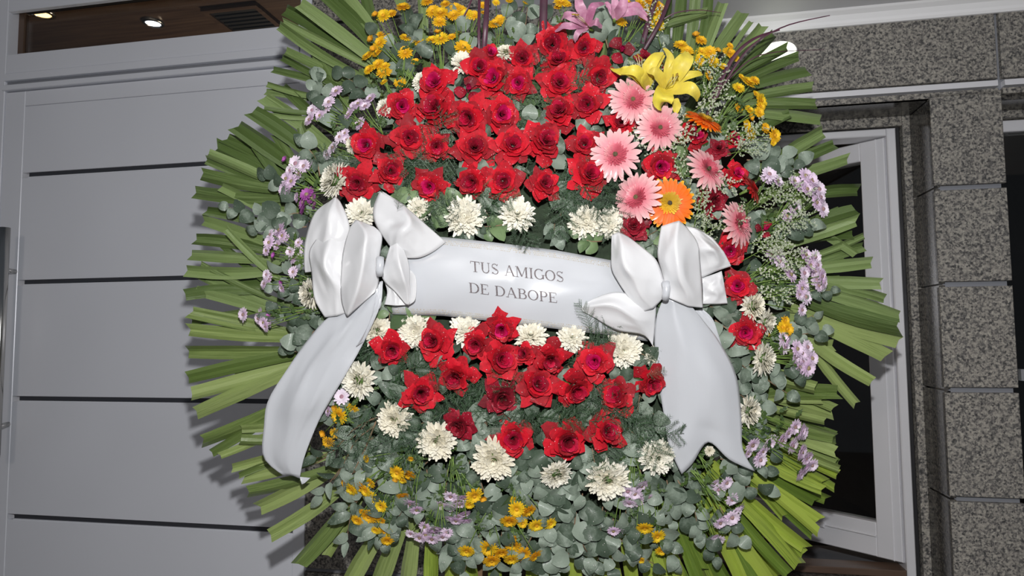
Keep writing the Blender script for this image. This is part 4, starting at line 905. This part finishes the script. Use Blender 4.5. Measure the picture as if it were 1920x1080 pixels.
for pts, w, lab in [([(899,110,.05),(898,60,.06),(899,-15,.05)], 5, 'thin purple blade, left of the upright pair at the top'), ([(907,100,.05),(911,50,.065),(914,-15,.06)], 9, 'broad purple blade of the upright pair at the top'),
    ([(1018,70,.045),(1019,20,.05),(1020,-15,.05)], 14, 'widest purple blade, upright above the peak rose'), ([(1208,92,.06),(1238,40,.07),(1258,-12,.06)], 7, 'slanting purple blade right of the pink lilies'), ([(1204,82,.045),(1216,40,.05),(1232,-12,.05)], 9, 'dark purple blade behind the yellow buttons by the lilies'),
    ([(1325,215,.06),(1362,150,.07),(1405,90,.08),(1470,50,.09),(1556,29,.08)], 5, 'longest purple grass blade arching over the granite'), ([(1335,190,.055),(1370,115,.06),(1410,75,.065),(1462,56,.05)], 9, 'arched purple blade over the upper right palm strips'),
    ([(1330,190,.05),(1390,125,.06),(1440,100,.065),(1545,93,.05)], 3, 'thread-like purple blade pointing right over the palm strips'), ([(1232,45,.05),(1265,25,.06),(1310,19,.06),(1352,24,.05)], 3, 'thread-like purple blade crossing the palm strips at top'), ([(870,30,.04),(880,10,.045),(890,-15,.04)], 3, 'faint purple blade left of the upright pair')]:
    cx_, cy_, hh = pts[0]; t = wthing('grass_blade', lab, 'grass blade', cx_, cy_, hh, None, 'purple blades'); inv = Matrix.Translation(-L(cx_, cy_, hh))
    obj('blade', mk('blade', *strap(inv, pts, w, 18, 0.5, 2, bl if len(pts) > 3 else None), M['blade']), t)

# ------------------------------------------------------------------ spray chrysanthemums
def head_mesh(name, npet, lay, S, mats, seed, flat):
    r_ = random.Random(seed); V, Fc, mi = [], [], []
    for l_ in range(lay):
        for k in range(npet):
            a = 2 * PI * (k + 0.5 * l_) / npet + r_.uniform(-0.1, 0.1); ln = (1 - 0.18 * l_) * r_.uniform(0.88, 1.08); up = flat + 0.30 * l_
            d = Vector((math.cos(a), math.sin(a), 0)); s = Vector((-math.sin(a), math.cos(a), 0)) * (2.1 / npet)
            c = [Vector((0, 0, 0.05 * l_)) + d * 0.2 - s * 0.5, Vector((0, 0, 0.05 * l_)) + d * 0.2 + s * 0.5,
                 d * ln * 0.72 + s + Vector((0, 0, up * ln * 0.7)), d * ln * 0.72 - s + Vector((0, 0, up * ln * 0.7)), d * ln + s * 0.5 + Vector((0, 0, up * ln * 0.85)), d * ln - s * 0.5 + Vector((0, 0, up * ln * 0.85))]
            k0 = len(V); V += c; Fc += [(k0, k0 + 1, k0 + 2, k0 + 3), (k0 + 3, k0 + 2, k0 + 4, k0 + 5)]; mi += [0, 0]
    k0 = len(V); V.append(Vector((0, 0, 0.30)))
    for i in (1, 2):
        V += [Vector((0.14 * i * math.cos(2 * PI * k / 10), 0.14 * i * math.sin(2 * PI * k / 10), 0.27 if i == 1 else 0.10)) for k in range(10)]
    for k in range(10): Fc += [(k0, k0 + 1 + k, k0 + 1 + (k + 1) % 10), (k0 + 1 + k, k0 + 11 + k, k0 + 11 + (k + 1) % 10, k0 + 1 + (k + 1) % 10)]; mi += [1, 1]
    k0 = len(V)
    for rr2, z in ((0.42, 0.02), (0.30, -0.22), (0.10, -0.30)): V += [Vector((rr2 * math.cos(2 * PI * k / 8), rr2 * math.sin(2 * PI * k / 8), z)) for k in range(8)]
    for i in range(2):
        for k in range(8): Fc.append((k0 + i * 8 + k, k0 + (i + 1) * 8 + k, k0 + (i + 1) * 8 + (k + 1) % 8, k0 + i * 8 + (k + 1) % 8)); mi.append(2)
    return mk(name, [v * S for v in V], Fc, [M[x] for x in mats], True, mi)
HY = [head_mesh('flower_head', 17, 4, 0.0135, ('yellow', 'amber', 'sepal'), s, 0.05) for s in (1, 2, 3)]
HL = [head_mesh('flower_head', 13, 3, 0.0135, ('lilac', 'lilac_eye', 'sepal'), s, 0.08) for s in (4, 5, 6)]
HP = [head_mesh('flower_head', 13, 2, 0.0125, ('lilac_dark', 'lilac_eye', 'sepal'), 7, 0.15)]
BD = [head_mesh('bud', 8, 2, 0.0065, ('amber', 'amber', 'sepal'), 8, 0.7)]
BDL = [head_mesh('bud', 8, 2, 0.0065, ('lilac_dark', 'lilac_dark', 'sepal'), 8, 0.7)]
rs = random.Random(17)
def foliage_mesh(inv, path, n_, spread):
    V, Fc = [], []
    for i in range(n_):
        x, y, h = cat(path, rs.uniform(0.0, 0.75)); x += rs.uniform(-spread, spread); y += rs.uniform(-spread, spread); h += rs.uniform(-0.008, 0.004)
        a = rs.uniform(0, 2 * PI); d = Vector((math.cos(a), math.sin(a), rs.uniform(-0.2, 0.4))); s = Vector((-math.sin(a), math.cos(a), 0)); l_ = rs.uniform(0.010, 0.022); p = L(x, y, h)
        w_ = l_ * 0.22
        k = len(V)                                         # lobed leaf: zig-zag edges
        for t, ww in ((0, 0.15), (0.3, 1.0), (0.42, 0.4), (0.62, 0.95), (0.74, 0.35), (1.0, 0.05)): V += [inv @ (p + d * l_ * t + s * w_ * ww), inv @ (p + d * l_ * t - s * w_ * ww + Vector((0, 0, 0.001)))]
        Fc += [(k + 2 * q, k + 2 * q + 1, k + 2 * q + 3, k + 2 * q + 2) for q in range(5)]
    return V, Fc
def spray(kind, base, heads, desc, lift=0.022, fol=16):
    bx, by = base; hb = dome(bx, by) + 0.014
    mx = sum(q[0] for q in heads) / len(heads); my = sum(q[1] for q in heads) / len(heads)
    t = wthing('spray_chrysanthemum', label_at(desc, mx, my), 'flower spray', bx, by, hb, None, 'yellow button sprays' if kind == 'y' else 'lilac daisy sprays')
    inv = Matrix.Translation(-L(bx, by, hb))
    for q in heads:
        x, y = q[0], q[1]; sz = q[2] if len(q) > 2 else 1.0
        h = dome(x, y) + lift + rs.uniform(-0.006, 0.008)
        mxp = (bx + (x - bx) * 0.5 + rs.uniform(-4, 4), by + (y - by) * 0.5 + rs.uniform(-4, 4), (hb + h) / 2 + 0.006)
        pts = [(bx + rs.uniform(-6, 6), by + rs.uniform(-6, 6), hb), mxp, (x, y, h)]
        P_ = [inv @ L(*p) for p in pts]; d = (P_[2] - P_[1]).normalized()
        end = P_[2] - d * 0.002
        obj('stem', mk('stem', *tube(spline([tuple(P_[0]), tuple(P_[1]), tuple(end)], 5), 0.0011, 0.0009, 4), M['stem']), t)
        n_ = d + Vector((rs.uniform(-0.3, 0.3), rs.uniform(-0.3, 0.3), rs.uniform(1.1, 2.4) if kind == 'y' else rs.uniform(0.8, 2.0)))
        src = (BD if kind == 'y' else BDL) if sz < 0.5 else ({'y': HY, 'l': HL, 'p': HP}[kind])
        me = rs.choice(src)
        obj(me.name.split('.')[0], me, t, Matrix.Translation(P_[2]) @ basis_to(n_, rs.uniform(0, 6)) @ Matrix.Scale((1.0 if sz < 0.5 else sz) * rs.uniform(0.95, 1.15), 4))
    f_ = obj('foliage', mk('foliage', *foliage_mesh(inv, [(bx, by, hb + 0.004), ((bx + mx) / 2, (by + my) / 2, hb + 0.006), (mx, my, dome(mx, my) + 0.008)], fol, 22), M['foliage'], False), t)
    f_['kind'] = 'stuff'
Y = [((775,150),[(756,14),(719,30),(734,26,.8),(705,29,.4),(711,70),(727,71,.7),(712,81,1.1),(696,75,.4)]), ((755,165),[(761,71,.8),(785,80),(760,99,1.1),(779,116,.7),(750,155,.8)]),
     ((735,180),[(690,105),(707,100,.8),(709,121,.9),(692,131,.8),(722,124,.7),(720,136,1.0),(720,154,.6),(700,93,.4)]),
     ((830,150),[(812,22),(826,25,1.1),(824,41),(810,75,.8),(827,73,1.1),(821,62,.4),(802,2),(835,8,.7)]), ((865,130),[(851,29),(854,15,.8),(864,19,.8),(874,28),(889,29,.8),(847,69,.6),(857,63,.5),(868,90,1.15),(907,24,.5),(905,10,.6)]),
     ((935,110),[(929,45),(937,37,.8),(930,5,.6),(955,2,.5),(985,5,.5)]), ((1160,105),[(1165,42,.9),(1192,14),(1202,8),(1225,24,1.2),(1236,12,.9),(1230,45,1.15),(1205,33,.7),(1178,5,.5),(1215,2,.8)]),
     ((1055,60),[(1052,5),(1046,14,.6),(1062,8,.7)]),
     ((1290,170),[(1304,67,.4),(1314,76),(1276,85,.9),(1288,96),(1297,99,.8),(1315,97,.8),(1312,110,.9),(1307,122,1.1),(1329,142,.8)]), ((1320,180),[(1331,97,1.0),(1335,116,1.1),(1369,86,.5),(1367,99,1.0),(1379,109,.6),(1356,125,.6),(1325,104,.6),(1345,96,.4)]),
     ((1340,230),[(1390,144,.5),(1402,155,1.15),(1415,151,.8),(1385,165,.9),(1417,176,.5),(1426,190,1.2)]), ((1345,255),[(1385,203,.7),(1405,206,.8),(1423,211,.8),(1406,221,.4),(1400,235,.9),(1406,249,1.0),(1435,240,.7),(1452,254,1.0),(1450,267,.5),(1426,200,.7)]),
     ((690,720),[(662,766,.9),(636,779,1.2),(629,812,.8),(616,829,1.0),(629,765,.4),(607,812,.4)]), ((755,850),[(687,860,.5),(676,912,1.15),(659,917,1.0),(695,905,.8),(694,931,1.0),(647,905,.4),(686,920,.9)]),
     ((770,840),[(745,886,1.1),(767,889,1.1),(754,900,.7),(742,897,.4),(770,860,.5)]), ((745,880),[(715,949,1.0),(692,967,1.2),(670,975,.9),(681,960,.6),(715,976,.8),(755,929,1.0),(700,940,.5)]),
     ((740,920),[(704,994,.7),(721,997,1.15),(726,1013,.9)]), ((860,880),[(889,929,1.2),(880,946,.7),(905,933,.4)]), ((915,950),[(875,1032,1.1),(916,1027,1.3),(922,1050,1.2),(940,1035,1.1)]),
     ((965,900),[(969,954,1.1),(990,957,1.1),(964,937,.7),(955,976,1.2),(980,981,.8),(1006,984,1.1),(1032,981,.9),(959,972,.4)]), ((960,970),[(959,1047,1.1),(961,1021,1.1),(965,1010,.7),(981,1037,1.3),(1004,1041,1.0)]),
     ((1200,910),[(1209,989,1.15),(1202,1050,.7),(1196,1030,.4)]), ((1225,900),[(1232,1005,1.1),(1240,1032,1.0)]), ((1430,640),[(1472,601,.8),(1466,614,.9),(1476,617,.9),(1439,624,.5)])]
for b_, hs in Y: spray('y', b_, hs, 'spray of yellow button chrysanthemums')
Lc = [((680,240),[(631,172),(617,192),(600,197),(586,207),(581,225),(600,217,.8),(612,203,.8)]), ((715,250),[(672,195),(695,186,1.1),(685,200),(655,215,.9),(665,200),(675,232,.9)]), ((685,300),[(647,250,.8),(637,257,.8),(625,277,.9),(614,290,.8),(650,262,.6)]),
      ((610,360),[(555,307,1.1),(570,312,1.1),(545,320),(580,312,.9),(537,335,.9),(547,340),(532,355),(545,352,.9),(557,370,.8),(562,325),(535,300,.4)]),
      ((600,490),[(525,432,1.1),(507,440,.9),(505,455),(520,460,.8),(500,470,.8),(536,447,.7),(515,479,.4),(530,442,.9)]), ((610,495),[(545,472,.8),(560,455,.7),(559,470,.9),(551,484,.8)]),
      ((600,530),[(500,515,.7),(505,522,.8),(496,532,.8),(550,510,.8),(529,530,.4),(529,540,.7)]), ((610,575),[(457,590,.9),(490,587,.9),(485,597,.8),(495,605),(499,612,.8),(507,607,.6),(506,587,.4)]), ((665,800),[(641,744,1.0),(624,755,.5),(616,771,.8)]),
      ((790,860),[(770,944,1.2),(781,955,.9)]), ((850,860),[(826,945,1.0),(845,930,1.1),(857,940),(870,932,1.1),(842,950),(862,945,.8)]), ((870,900),[(845,970,.9),(855,975,.9),(870,962),(874,975,.9),(860,968,.7)]),
      ((830,910),[(770,1000,.8),(787,1007,1.1),(797,987,.9),(812,995,1.1),(810,1010),(830,1005,1.1),(820,990,.9),(798,1002),(838,998,.8)]), ((1190,850),[(1167,932,1.1),(1177,920,1.1),(1195,937,1.1),(1180,942,1.1),(1202,910),(1217,932,.7),(1190,925)]), ((1165,900),[(1150,995,.9),(1160,995,.8)]),
      ((1310,850),[(1355,910,.9),(1347,917,1.0),(1362,905),(1340,905,.7)]), ((1300,880),[(1372,936),(1385,952,1.1),(1380,962),(1372,970,1.1),(1362,975,1.1),(1350,980),(1358,970)]), ((1310,940),[(1335,1010,.8),(1347,1012,.9),(1340,1006,.7)]),
      ((1350,790),[(1410,834,1.1),(1420,855,1.1),(1425,862,1.1),(1402,850,.8),(1430,846,.8)]), ((1370,780),[(1445,825),(1442,832),(1465,825,1.1),(1485,835,1.1),(1477,812,.9)]), ((1380,790),[(1502,847,1.1),(1515,856),(1522,872,1.1),(1510,877,1.1),(1500,887,1.1),(1510,860)]),
      ((1400,770),[(1490,800,1.1),(1503,807,1.1),(1497,815),(1506,812),(1484,805,.8)]), ((1380,540),[(1446,478),(1458,475,1.1),(1461,490,1.1),(1473,506,1.1),(1482,515,1.1),(1452,486),(1470,498)]), ((1420,510),[(1510,478,1.1),(1528,482,1.1),(1531,497,1.1),(1519,497),(1507,512,1.1),(1522,490),(1528,508),(1490,484,.5)]),
      ((1430,530),[(1540,518,1.1),(1543,530,1.1),(1534,536),(1522,512),(1530,525),(1536,508,.8)]), ((1410,560),[(1507,533,1.1),(1500,545),(1510,557,1.1),(1503,540),(1503,581,.9),(1498,552,.8)]), ((1400,630),[(1467,635,1.1),(1470,650,1.1),(1474,642)]),
      ((1410,670),[(1494,654,1.1),(1491,669,1.1),(1513,651,1.1),(1522,672,1.1),(1488,687,1.1),(1515,690,1.1),(1503,678,1.1),(1503,662),(1512,668),(1499,688)]), ((1400,390),[(1442,327,1.2),(1457,340,1.1),(1436,336,.9)]), ((1440,430),[(1510,330,1.2),(1520,337,1.2),(1500,350,1.1),(1490,340,.9),(1512,355,1.2),(1522,342,1.1)]),
      ((1430,440),[(1535,355,1.1),(1522,370,1.2),(1542,392,1.2),(1530,380,1.1),(1538,370)]), ((1420,440),[(1485,380,1.2),(1490,392,1.2),(1475,405),(1482,396)])]
for b_, hs in Lc: spray('l', b_, hs, 'spray of pale lilac daisies')
spray('p', (620,400), [(575,365,1.1),(570,380,1.2),(585,372,1.1),(592,382),(570,392,1.1),(580,362,.9)], 'spray of deep purple daisies', fol=10)
# bare brown twigs at lower left
for k, pts in enumerate([[(715,780,.06),(670,800,.065),(620,850,.05),(590,870,.04)], [(705,790,.06),(685,840,.06),(660,890,.05)], [(700,800,.06),(665,830,.06),(640,880,.045),(625,900,.04)], [(690,850,.05),(670,900,.05),(655,930,.04)]]):
    cx_, cy_, hh = pts[0]; t = wthing('twig', ['bare brown twig nearest the left bow tail', 'bare brown twig forked down toward the yellow buttons', 'middle bare brown twig among the pointed eucalyptus', 'lowest bare brown twig over the pointed eucalyptus'][k], 'twig', cx_, cy_, hh, None, 'bare twigs at lower left')
    inv = Matrix.Translation(-L(cx_, cy_, hh)); obj('stem', mk('stem', *tube(spline([tuple(inv @ L(*p)) for p in pts], 10), 0.0018, 0.001, 5), M['twig']), t)

# ------------------------------------------------------------------ ribbon banner
def edge_y(P_, x):
    for (a, b_), (c, d) in zip(P_[:-1], P_[1:]):
        if x <= c or (c, d) == P_[-1]:
            t = (x - a) / (c - a); return b_ + (d - b_) * t
TOP = [(735,437),(835,445),(930,455),(1040,469),(1145,488),(1215,503)]
BOT = [(733,589),(830,592),(930,603),(1040,616),(1145,629),(1215,640)]
def bsurf(x, v): 
    y = edge_y(TOP, x) * (1 - v) + edge_y(BOT, x) * v
    h = 0.108 - 0.016 * abs(v - 0.5) ** 2 * 4 + 0.0016 * math.sin((x - 760) / 55.0 + 2.0 * v) + 0.0010 * math.sin((x + 300 * v) / 27.0) - 0.00008 * abs(x - 960) * 0.9
    return x, y, h
bn = wthing('ribbon_banner', 'white satin banner with silver capital lettering stretched across the wreath', 'ribbon', 970, 530, 0.1)
binv = (WM.inverted() @ bn.matrix_world).inverted()
def bgrid(u, v):
    x = 735 + (1215 - 735) * u; return binv @ L(*bsurf(x, v))
vs, fs = grid(60, 16, bgrid); band = obj('band', mk('band', vs, fs, M['satin']), bn)
sm = band.modifiers.new('thickness', 'SOLIDIFY'); sm.thickness = 0.0008; sm.offset = 0
for v0, nm in ((0.045, 1), (0.93, 2)):                       # printed lace-like border of small diamonds
    V, Fc = [], []
    for row in range(3):
        for i in range(150):
            x = 738 + i * 3.15 + (row % 2) * 1.5; v_ = v0 + row * 0.022
            if rs.random() < 0.15: continue
            bx_, by_, bh_ = bsurf(min(x, 1212), v_); k = len(V); r_ = rs.uniform(0.7, 1.3)
            for dx, dy in ((-r_, 0), (0, -r_), (r_, 0), (0, r_)): V.append(binv @ L(bx_ + dx, by_ + dy, bh_ + 0.0010))
            Fc.append((k, k + 3, k + 2, k + 1))
    b_ = obj('border_print', mk('border_print', V, Fc, M['border'], False), bn); b_['kind'] = 'stuff'
# serif capitals built from strokes: cap height 1
TK, TN = 0.135, 0.055
def seg(x0, y0, x1, y1, w):
    d = Vector((x1 - x0, y1 - y0)); n_ = Vector((-d.y, d.x)).normalized() * w / 2
    return [(x0 + n_.x, y0 + n_.y), (x1 + n_.x, y1 + n_.y), (x1 - n_.x, y1 - n_.y), (x0 - n_.x, y0 - n_.y)]
def arc(cx_, cy_, rx, ry, a0, a1, wside, wtop, n=12):
    q = []
    for i in range(n):
        p = []
        for k in (i, i + 1):
            a = math.radians(a0 + (a1 - a0) * k / n); w = wtop + (wside - wtop) * abs(math.cos(a)) ** 1.3
            p.append((cx_ + (rx - w / 2) * math.cos(a), cy_ + (ry - w / 2) * math.sin(a), cx_ + (rx + w / 2) * math.cos(a), cy_ + (ry + w / 2) * math.sin(a)))
        q.append([(p[0][0], p[0][1]), (p[1][0], p[1][1]), (p[1][2], p[1][3]), (p[0][2], p[0][3])])
    return q
def srf(x, y, w=0.30): return seg(x - w / 2, y, x + w / 2, y, 0.05)
def stemv(x, w=TK): return [seg(x, 0, x, 1, w), srf(x, 0.025), srf(x, 0.975)]
def glyph(c):
    if c == 'T': return 0.86, [seg(0.43, 0, 0.43, 1, TK), srf(0.43, .025, .34), seg(0.04, .97, .82, .97, .06), seg(.06, .97, .04, .76, .05), seg(.80, .97, .82, .76, .05)]
    if c == 'U': return 0.92, [seg(.2, .32, .2, 1, TK), srf(.2, .975), seg(.74, .32, .74, 1, TN), srf(.74, .975, .24)] + arc(.47, .33, .27, .30, 180, 360, .09, .07)
    if c == 'S': return 0.70, arc(.34, .74, .22, .23, 20, 225, .07, .06) + [seg(.20, .62, .52, .40, TK)] + arc(.36, .27, .24, .24, -155, 60, .08, .06) + [seg(.55, .82, .60, .98, .05), seg(.13, .18, .08, .02, .05)]
    if c == 'A': return 0.96, [seg(.15, 0, .47, 1, TN), seg(.47, 1, .82, 0, TK), seg(.27, .34, .68, .34, TN), srf(.13, .025, .26), srf(.82, .025, .3)]
    if c == 'M': return 1.16, [seg(.18, 0, .18, 1, TN), srf(.16, .025, .26), srf(.14, .975, .2), seg(.20, 1, .57, .08, TK), seg(.57, .08, .92, 1, TN), seg(.96, 0, .96, 1, TK), srf(.96, .025, .3), srf(1.0, .975, .2)]
    if c == 'I': return 0.44, stemv(.22)
    if c == 'G': return 0.94, arc(.48, .5, .38, .47, 45, 330, TK, .06, 18) + [seg(.80, .08, .80, .42, TK), srf(.80, .43, .26), seg(.74, .80, .78, .98, .05)]
    if c == 'O': return 0.96, arc(.48, .5, .38, .47, 0, 360, TK, .055, 22)
    if c == 'D': return 0.94, stemv(.2) + [seg(.1, .97, .42, .97, .055), seg(.1, .03, .42, .03, .055)] + arc(.42, .5, .40, .47, -90, 90, TK, .055, 14)
    if c == 'E': return 0.80, stemv(.2) + [seg(.1, .97, .68, .97, .055), seg(.1, .03, .70, .03, .055), seg(.2, .52, .5, .52, .05), seg(.68, .97, .68, .78, .045), seg(.70, .03, .72, .25, .045), seg(.5, .42, .5, .62, .045)]
    if c == 'B': return 0.84, stemv(.2) + [seg(.1, .97, .42, .97, .055), seg(.1, .03, .45, .03, .055), seg(.2, .52, .45, .52, .05)] + arc(.42, .75, .22, .225, -90, 90, TK, .055, 10) + arc(.45, .275, .28, .25, -90, 90, TK, .055, 10)
    if c == 'P': return 0.76, stemv(.2) + [seg(.1, .97, .42, .97, .055), seg(.2, .46, .42, .46, .05)] + arc(.40, .715, .26, .255, -90, 90, TK, .055, 10)
    return 0.42, []
def text_line(s, x0, y0, x1, y1, hgt):
    tot = sum(glyph(c)[0] for c in s); k = (x1 - x0) / tot; x = 0
    for c in s:
        wd_, polys = glyph(c)
        if polys:
            V, Fc = [], []
            for q in polys:
                i0 = len(V)
                for gx, gy in q:
                    fx = (x + gx) / tot; px_ = x0 + (x1 - x0) * fx + gy * hgt * -0.06; py_ = y0 + (y1 - y0) * fx - gy * hgt
                    t_, b2 = edge_y(TOP, px_), edge_y(BOT, px_); v_ = (py_ - t_) / (b2 - t_); X, Y_, H_ = bsurf(px_, v_)
                    V.append(binv @ L(X, Y_, H_ + 0.0012))
                Fc.append(tuple(range(i0, i0 + 4)))
            o = obj('letter', mk('letter', V, Fc, M['letter'], False), bn)
        x += wd_
text_line('TUS AMIGOS', 882, 509.0, 1058, 529.5, 20)
text_line('DE DABOPE', 879, 548.5, 1046, 568.5, 19)

# ------------------------------------------------------------------ bows
def lin(P_, t):
    n = len(P_) - 1; x = t * n; i = min(int(x), n - 1); f = x - i
    return tuple(a + (b_ - a) * f for a, b_ in zip(P_[i], P_[i + 1]))
def patch(inv, rows, nu=20, nv=24, wrin=0.0, seed=0):
    r_ = random.Random(seed); ph = r_.uniform(0, 6)
    def f(u, v):
        row = [tuple(0.75 * a_ + 0.25 * b_ for a_, b_ in zip(lin(rw, u), cat(rw, u))) if len(rw) == 3 else cat(rw, u) for rw in rows]; p = cat(row, v)
        k = math.sin(PI * u) * math.sin(PI * v)
        q = mnoise.noise(Vector((2.3 * u + ph, 2.0 * v, ph))); q2 = mnoise.noise(Vector((4.6 * u, 3.2 * v + ph, 3.1)))
        return inv @ L(p[0], p[1], p[2] + 2.6 * wrin * k ** 0.6 * (0.35 - abs(q) * 2.2) + 1.2 * wrin * k ** 0.6 * (0.3 - abs(q2) * 2))
    return grid(nu, nv, f)
def bow(label, kx, ky, kh, parts):
    t = wthing('ribbon_bow', label, 'bow', kx, ky, kh); inv = Matrix.Translation(-L(kx, ky, kh))
    for i, (nm, rows, wr) in enumerate(parts):
        o = obj(nm, mk(nm, *patch(inv, rows, wrin=wr, seed=i + int(kx)), M['satin_bow' if nm == 'loop' else 'satin']), t)
        m_ = o.modifiers.new('thickness', 'SOLIDIFY'); m_.thickness = 0.0010; m_.offset = 0
    vs, fs = [], []
    K = tube([(0, 0.014, 0.006), (0.001, 0.004, 0.011), (0, -0.006, 0.011), (0, -0.014, 0.005)], 0.007, 0.006, 10)
    obj('knot', mk('knot', *K, M['satin']), t)
    return t
def Z(rows, base, prof):
    """rows of (x, y): add heights base + prof[row][col]"""
    return [[(x, y, base + prof[j][i]) for i, (x, y) in enumerate(rw)] for j, rw in enumerate(rows)]
def back_of(rows, drop):                                     # the far wall of a loop, a little smaller and deeper
    out = []
    for rw in rows:
        mx = sum(p[0] for p in rw) / len(rw); out.append([(mx + (x - mx) * 0.9, y, h - drop) for x, y, h in rw])
    return out
A = Z([[(622,375),(629,369),(637,377)],[(590,400),(620,396),(650,404)],[(573,449),(612,440),(656,434)],[(570,490),(602,480),(646,468)],[(572,511),(586,509),(604,500)]], .085, [[.0,.004,0],[.0,.022,.01],[0,.028,.014],[0,.02,.01],[0,.01,.006]])
Dl = Z([[(597,444),(622,437),(652,446)],[(580,472),(614,468),(662,480)],[(584,510),(609,500),(662,520)],[(590,560),(628,548),(660,560)],[(609,595),(632,592),(655,585)]], .095, [[0,.008,.0],[0,.024,.01],[0,.030,.008],[0,.022,.008],[0,.008,0]])
Cc = Z([[(658,424),(668,412),(701,425)],[(648,452),(686,437),(716,442)],[(641,487),(684,468),(712,480)],[(639,523),(680,500),(709,505)],[(640,562),(669,548),(710,528)],[(649,590),(653,592),(703,548)]], .115, [[0,.004,0],[.0,.030,.004],[0,.040,.002],[0,.040,.0],[0,.028,-.004],[0,.002,0]])
B = Z([[(733,464),(742,466),(764,484)],[(706,425),(750,434),(787,483)],[(700,392),(768,414),(812,472)],[(712,359),(756,384),(836,454)]], .095, [[.01,.02,.01],[.008,.042,.012],[.004,.034,.008],[0,.012,0]])
E1 = Z([[(732,460),(744,455),(757,468)],[(722,492),(748,488),(767,497)],[(717,521),(756,518),(768,528)],[(742,548),(764,546),(769,542)],[(761,570),(766,572),(769,566)]], .115, [[0,.006,0],[0,.026,.004],[0,.026,.002],[0,.012,0],[0,0,0]])
E2 = Z([[(765,505),(772,508)],[(766,525),(780,524)],[(765,548),(779,560)],[(763,571),(768,571)]], .108, [[0,0],[0,.008],[0,.006],[0,0]])
Fb = Z([[(720,526),(726,530),(732,534)],[(726,547),(738,545),(744,552)],[(721,571),(742,573),(764,572)]], .100, [[0,0,0],[0,.006,.004],[0,.006,0]])
TL = Z([[(652,578),(690,556),(716,526)],[(613,597),(662,598),(712,575)],[(575,640),(632,640),(682,642)],[(540,690),(593,690),(652,696)],[(503,750),(567,755),(620,750)],[(495,800),(550,802),(596,793)],[(494,857),(536,862),(571,856)],[(530,891),(549,892),(562,897)]], .078,
       [[.024,.034,.02],[.012,.022,.03],[.004,.022,.012],[0,.014,.016],[-.005,.018,.008],[-.008,.004,.0],[-.012,-.004,-.006],[-.016,-.012,-.014]])
TLf = Z([[(562,894),(582,896)],[(564,902),(572,905)],[(566,908),(568,907)]], .062, [[0,0],[.002,0],[0,0]])
TL2 = Z([[(712,528),(718,527)],[(702,570),(714,573)],[(690,610),(700,590)],[(668,650),(680,642)]], .105, [[0,0],[.004,0],[0,-.006],[-.010,-.014]])
bow('left white satin bow with a long tail hanging down to the left', 714, 500, .125, [('loop', A, .002), ('loop', back_of(A, .012), 0), ('loop', Dl, .003), ('loop', B, .003), ('loop', back_of(B, .02), 0), ('tail', TL, .003), ('tail', TL2, .001), ('tail_fold', TLf, 0), ('loop', Fb, .001), ('loop', E2, 0), ('loop', E1, .001), ('loop', Cc, .001), ('loop', back_of(Cc, .03), 0)])
G = Z([[(1147,441),(1160,435),(1178,444)],[(1146,474),(1165,460),(1208,467)],[(1147,504),(1171,498),(1231,489)],[(1160,530),(1188,524),(1243,522)],[(1180,560),(1203,556),(1247,545)],[(1198,587),(1225,578),(1246,556)]], .110, [[0,.004,0],[0,.024,.012],[0,.034,.012],[0,.034,.008],[0,.026,.004],[0,.006,0]])
Hh = Z([[(1240,424),(1273,414),(1288,427)],[(1235,453),(1267,450),(1308,456)],[(1233,480),(1269,488),(1313,495)],[(1240,510),(1274,524),(1316,533)],[(1245,535),(1288,552),(1317,560)],[(1247,556),(1290,574),(1318,577)]], .112, [[0,.012,.0],[.002,.030,.006],[.004,.044,.006],[.002,.040,.006],[.004,.028,.004],[.008,.010,0]])
I_ = Z([[(1285,424),(1302,470),(1316,521)],[(1308,430),(1334,468),(1345,508)],[(1335,446),(1357,472),(1371,499)]], .095, [[0,.01,0],[.004,.03,.004],[0,.01,0]])
J = Z([[(1316,521),(1318,545),(1318,570)],[(1338,514),(1342,540),(1342,570)],[(1353,508),(1359,540),(1364,569)]], .090, [[0,0,0],[0,.012,.0],[0,0,-.004]])
K_ = Z([[(1231,556),(1229,600),(1224,649)],[(1196,553),(1194,598),(1206,628)],[(1152,548),(1150,574),(1156,619)],[(1112,561),(1106,574),(1112,594)],[(1091,575),(1090,578),(1091,583)]], .100, [[.004,.0,-.004],[.008,.022,.0],[.006,.026,.0],[.002,.012,0],[0,0,0]])
TR = Z([[(1246,556),(1258,560),(1268,563),(1282,568),(1299,577)],[(1232,590),(1252,592),(1275,596),(1298,600),(1320,603)],[(1227,640),(1257,642),(1288,645),(1320,645),(1350,643)],[(1234,710),(1267,710),(1303,710),(1342,708),(1381,706)],[(1245,780),(1277,780),(1312,780),(1352,780),(1390,785)],[(1255,838),(1280,825),(1324,806),(1362,820),(1393,843)],[(1278,889),(1299,868),(1328,829),(1368,862),(1416,884)]], .085,
       [[.022,.026,.026,.026,.022],[.01,.02,.026,.022,.012],[.0,.018,.024,.02,.004],[-.004,.014,.018,.02,.0],[-.008,.008,.012,.014,-.002],[-.010,.004,.004,.006,-.006],[-.010,-.004,-.002,-.002,-.010]])
TR2 = Z([[(1298,582),(1317,579)],[(1315,608),(1336,598)],[(1332,640),(1347,628)],[(1345,665),(1357,662)]], .082, [[0,0],[0,.004],[0,0],[-.004,-.01]])
bow('right white satin bow with a broad forked tail hanging down', 1246, 545, .125, [('loop', I_, .003), ('loop', back_of(I_, .012), 0), ('loop', J, .002), ('loop', K_, .002), ('tail', TR2, .001), ('tail', TR, .002), ('loop', G, .002), ('loop', back_of(G, .022), 0), ('loop', Hh, .002), ('loop', back_of(Hh, .025), 0)])
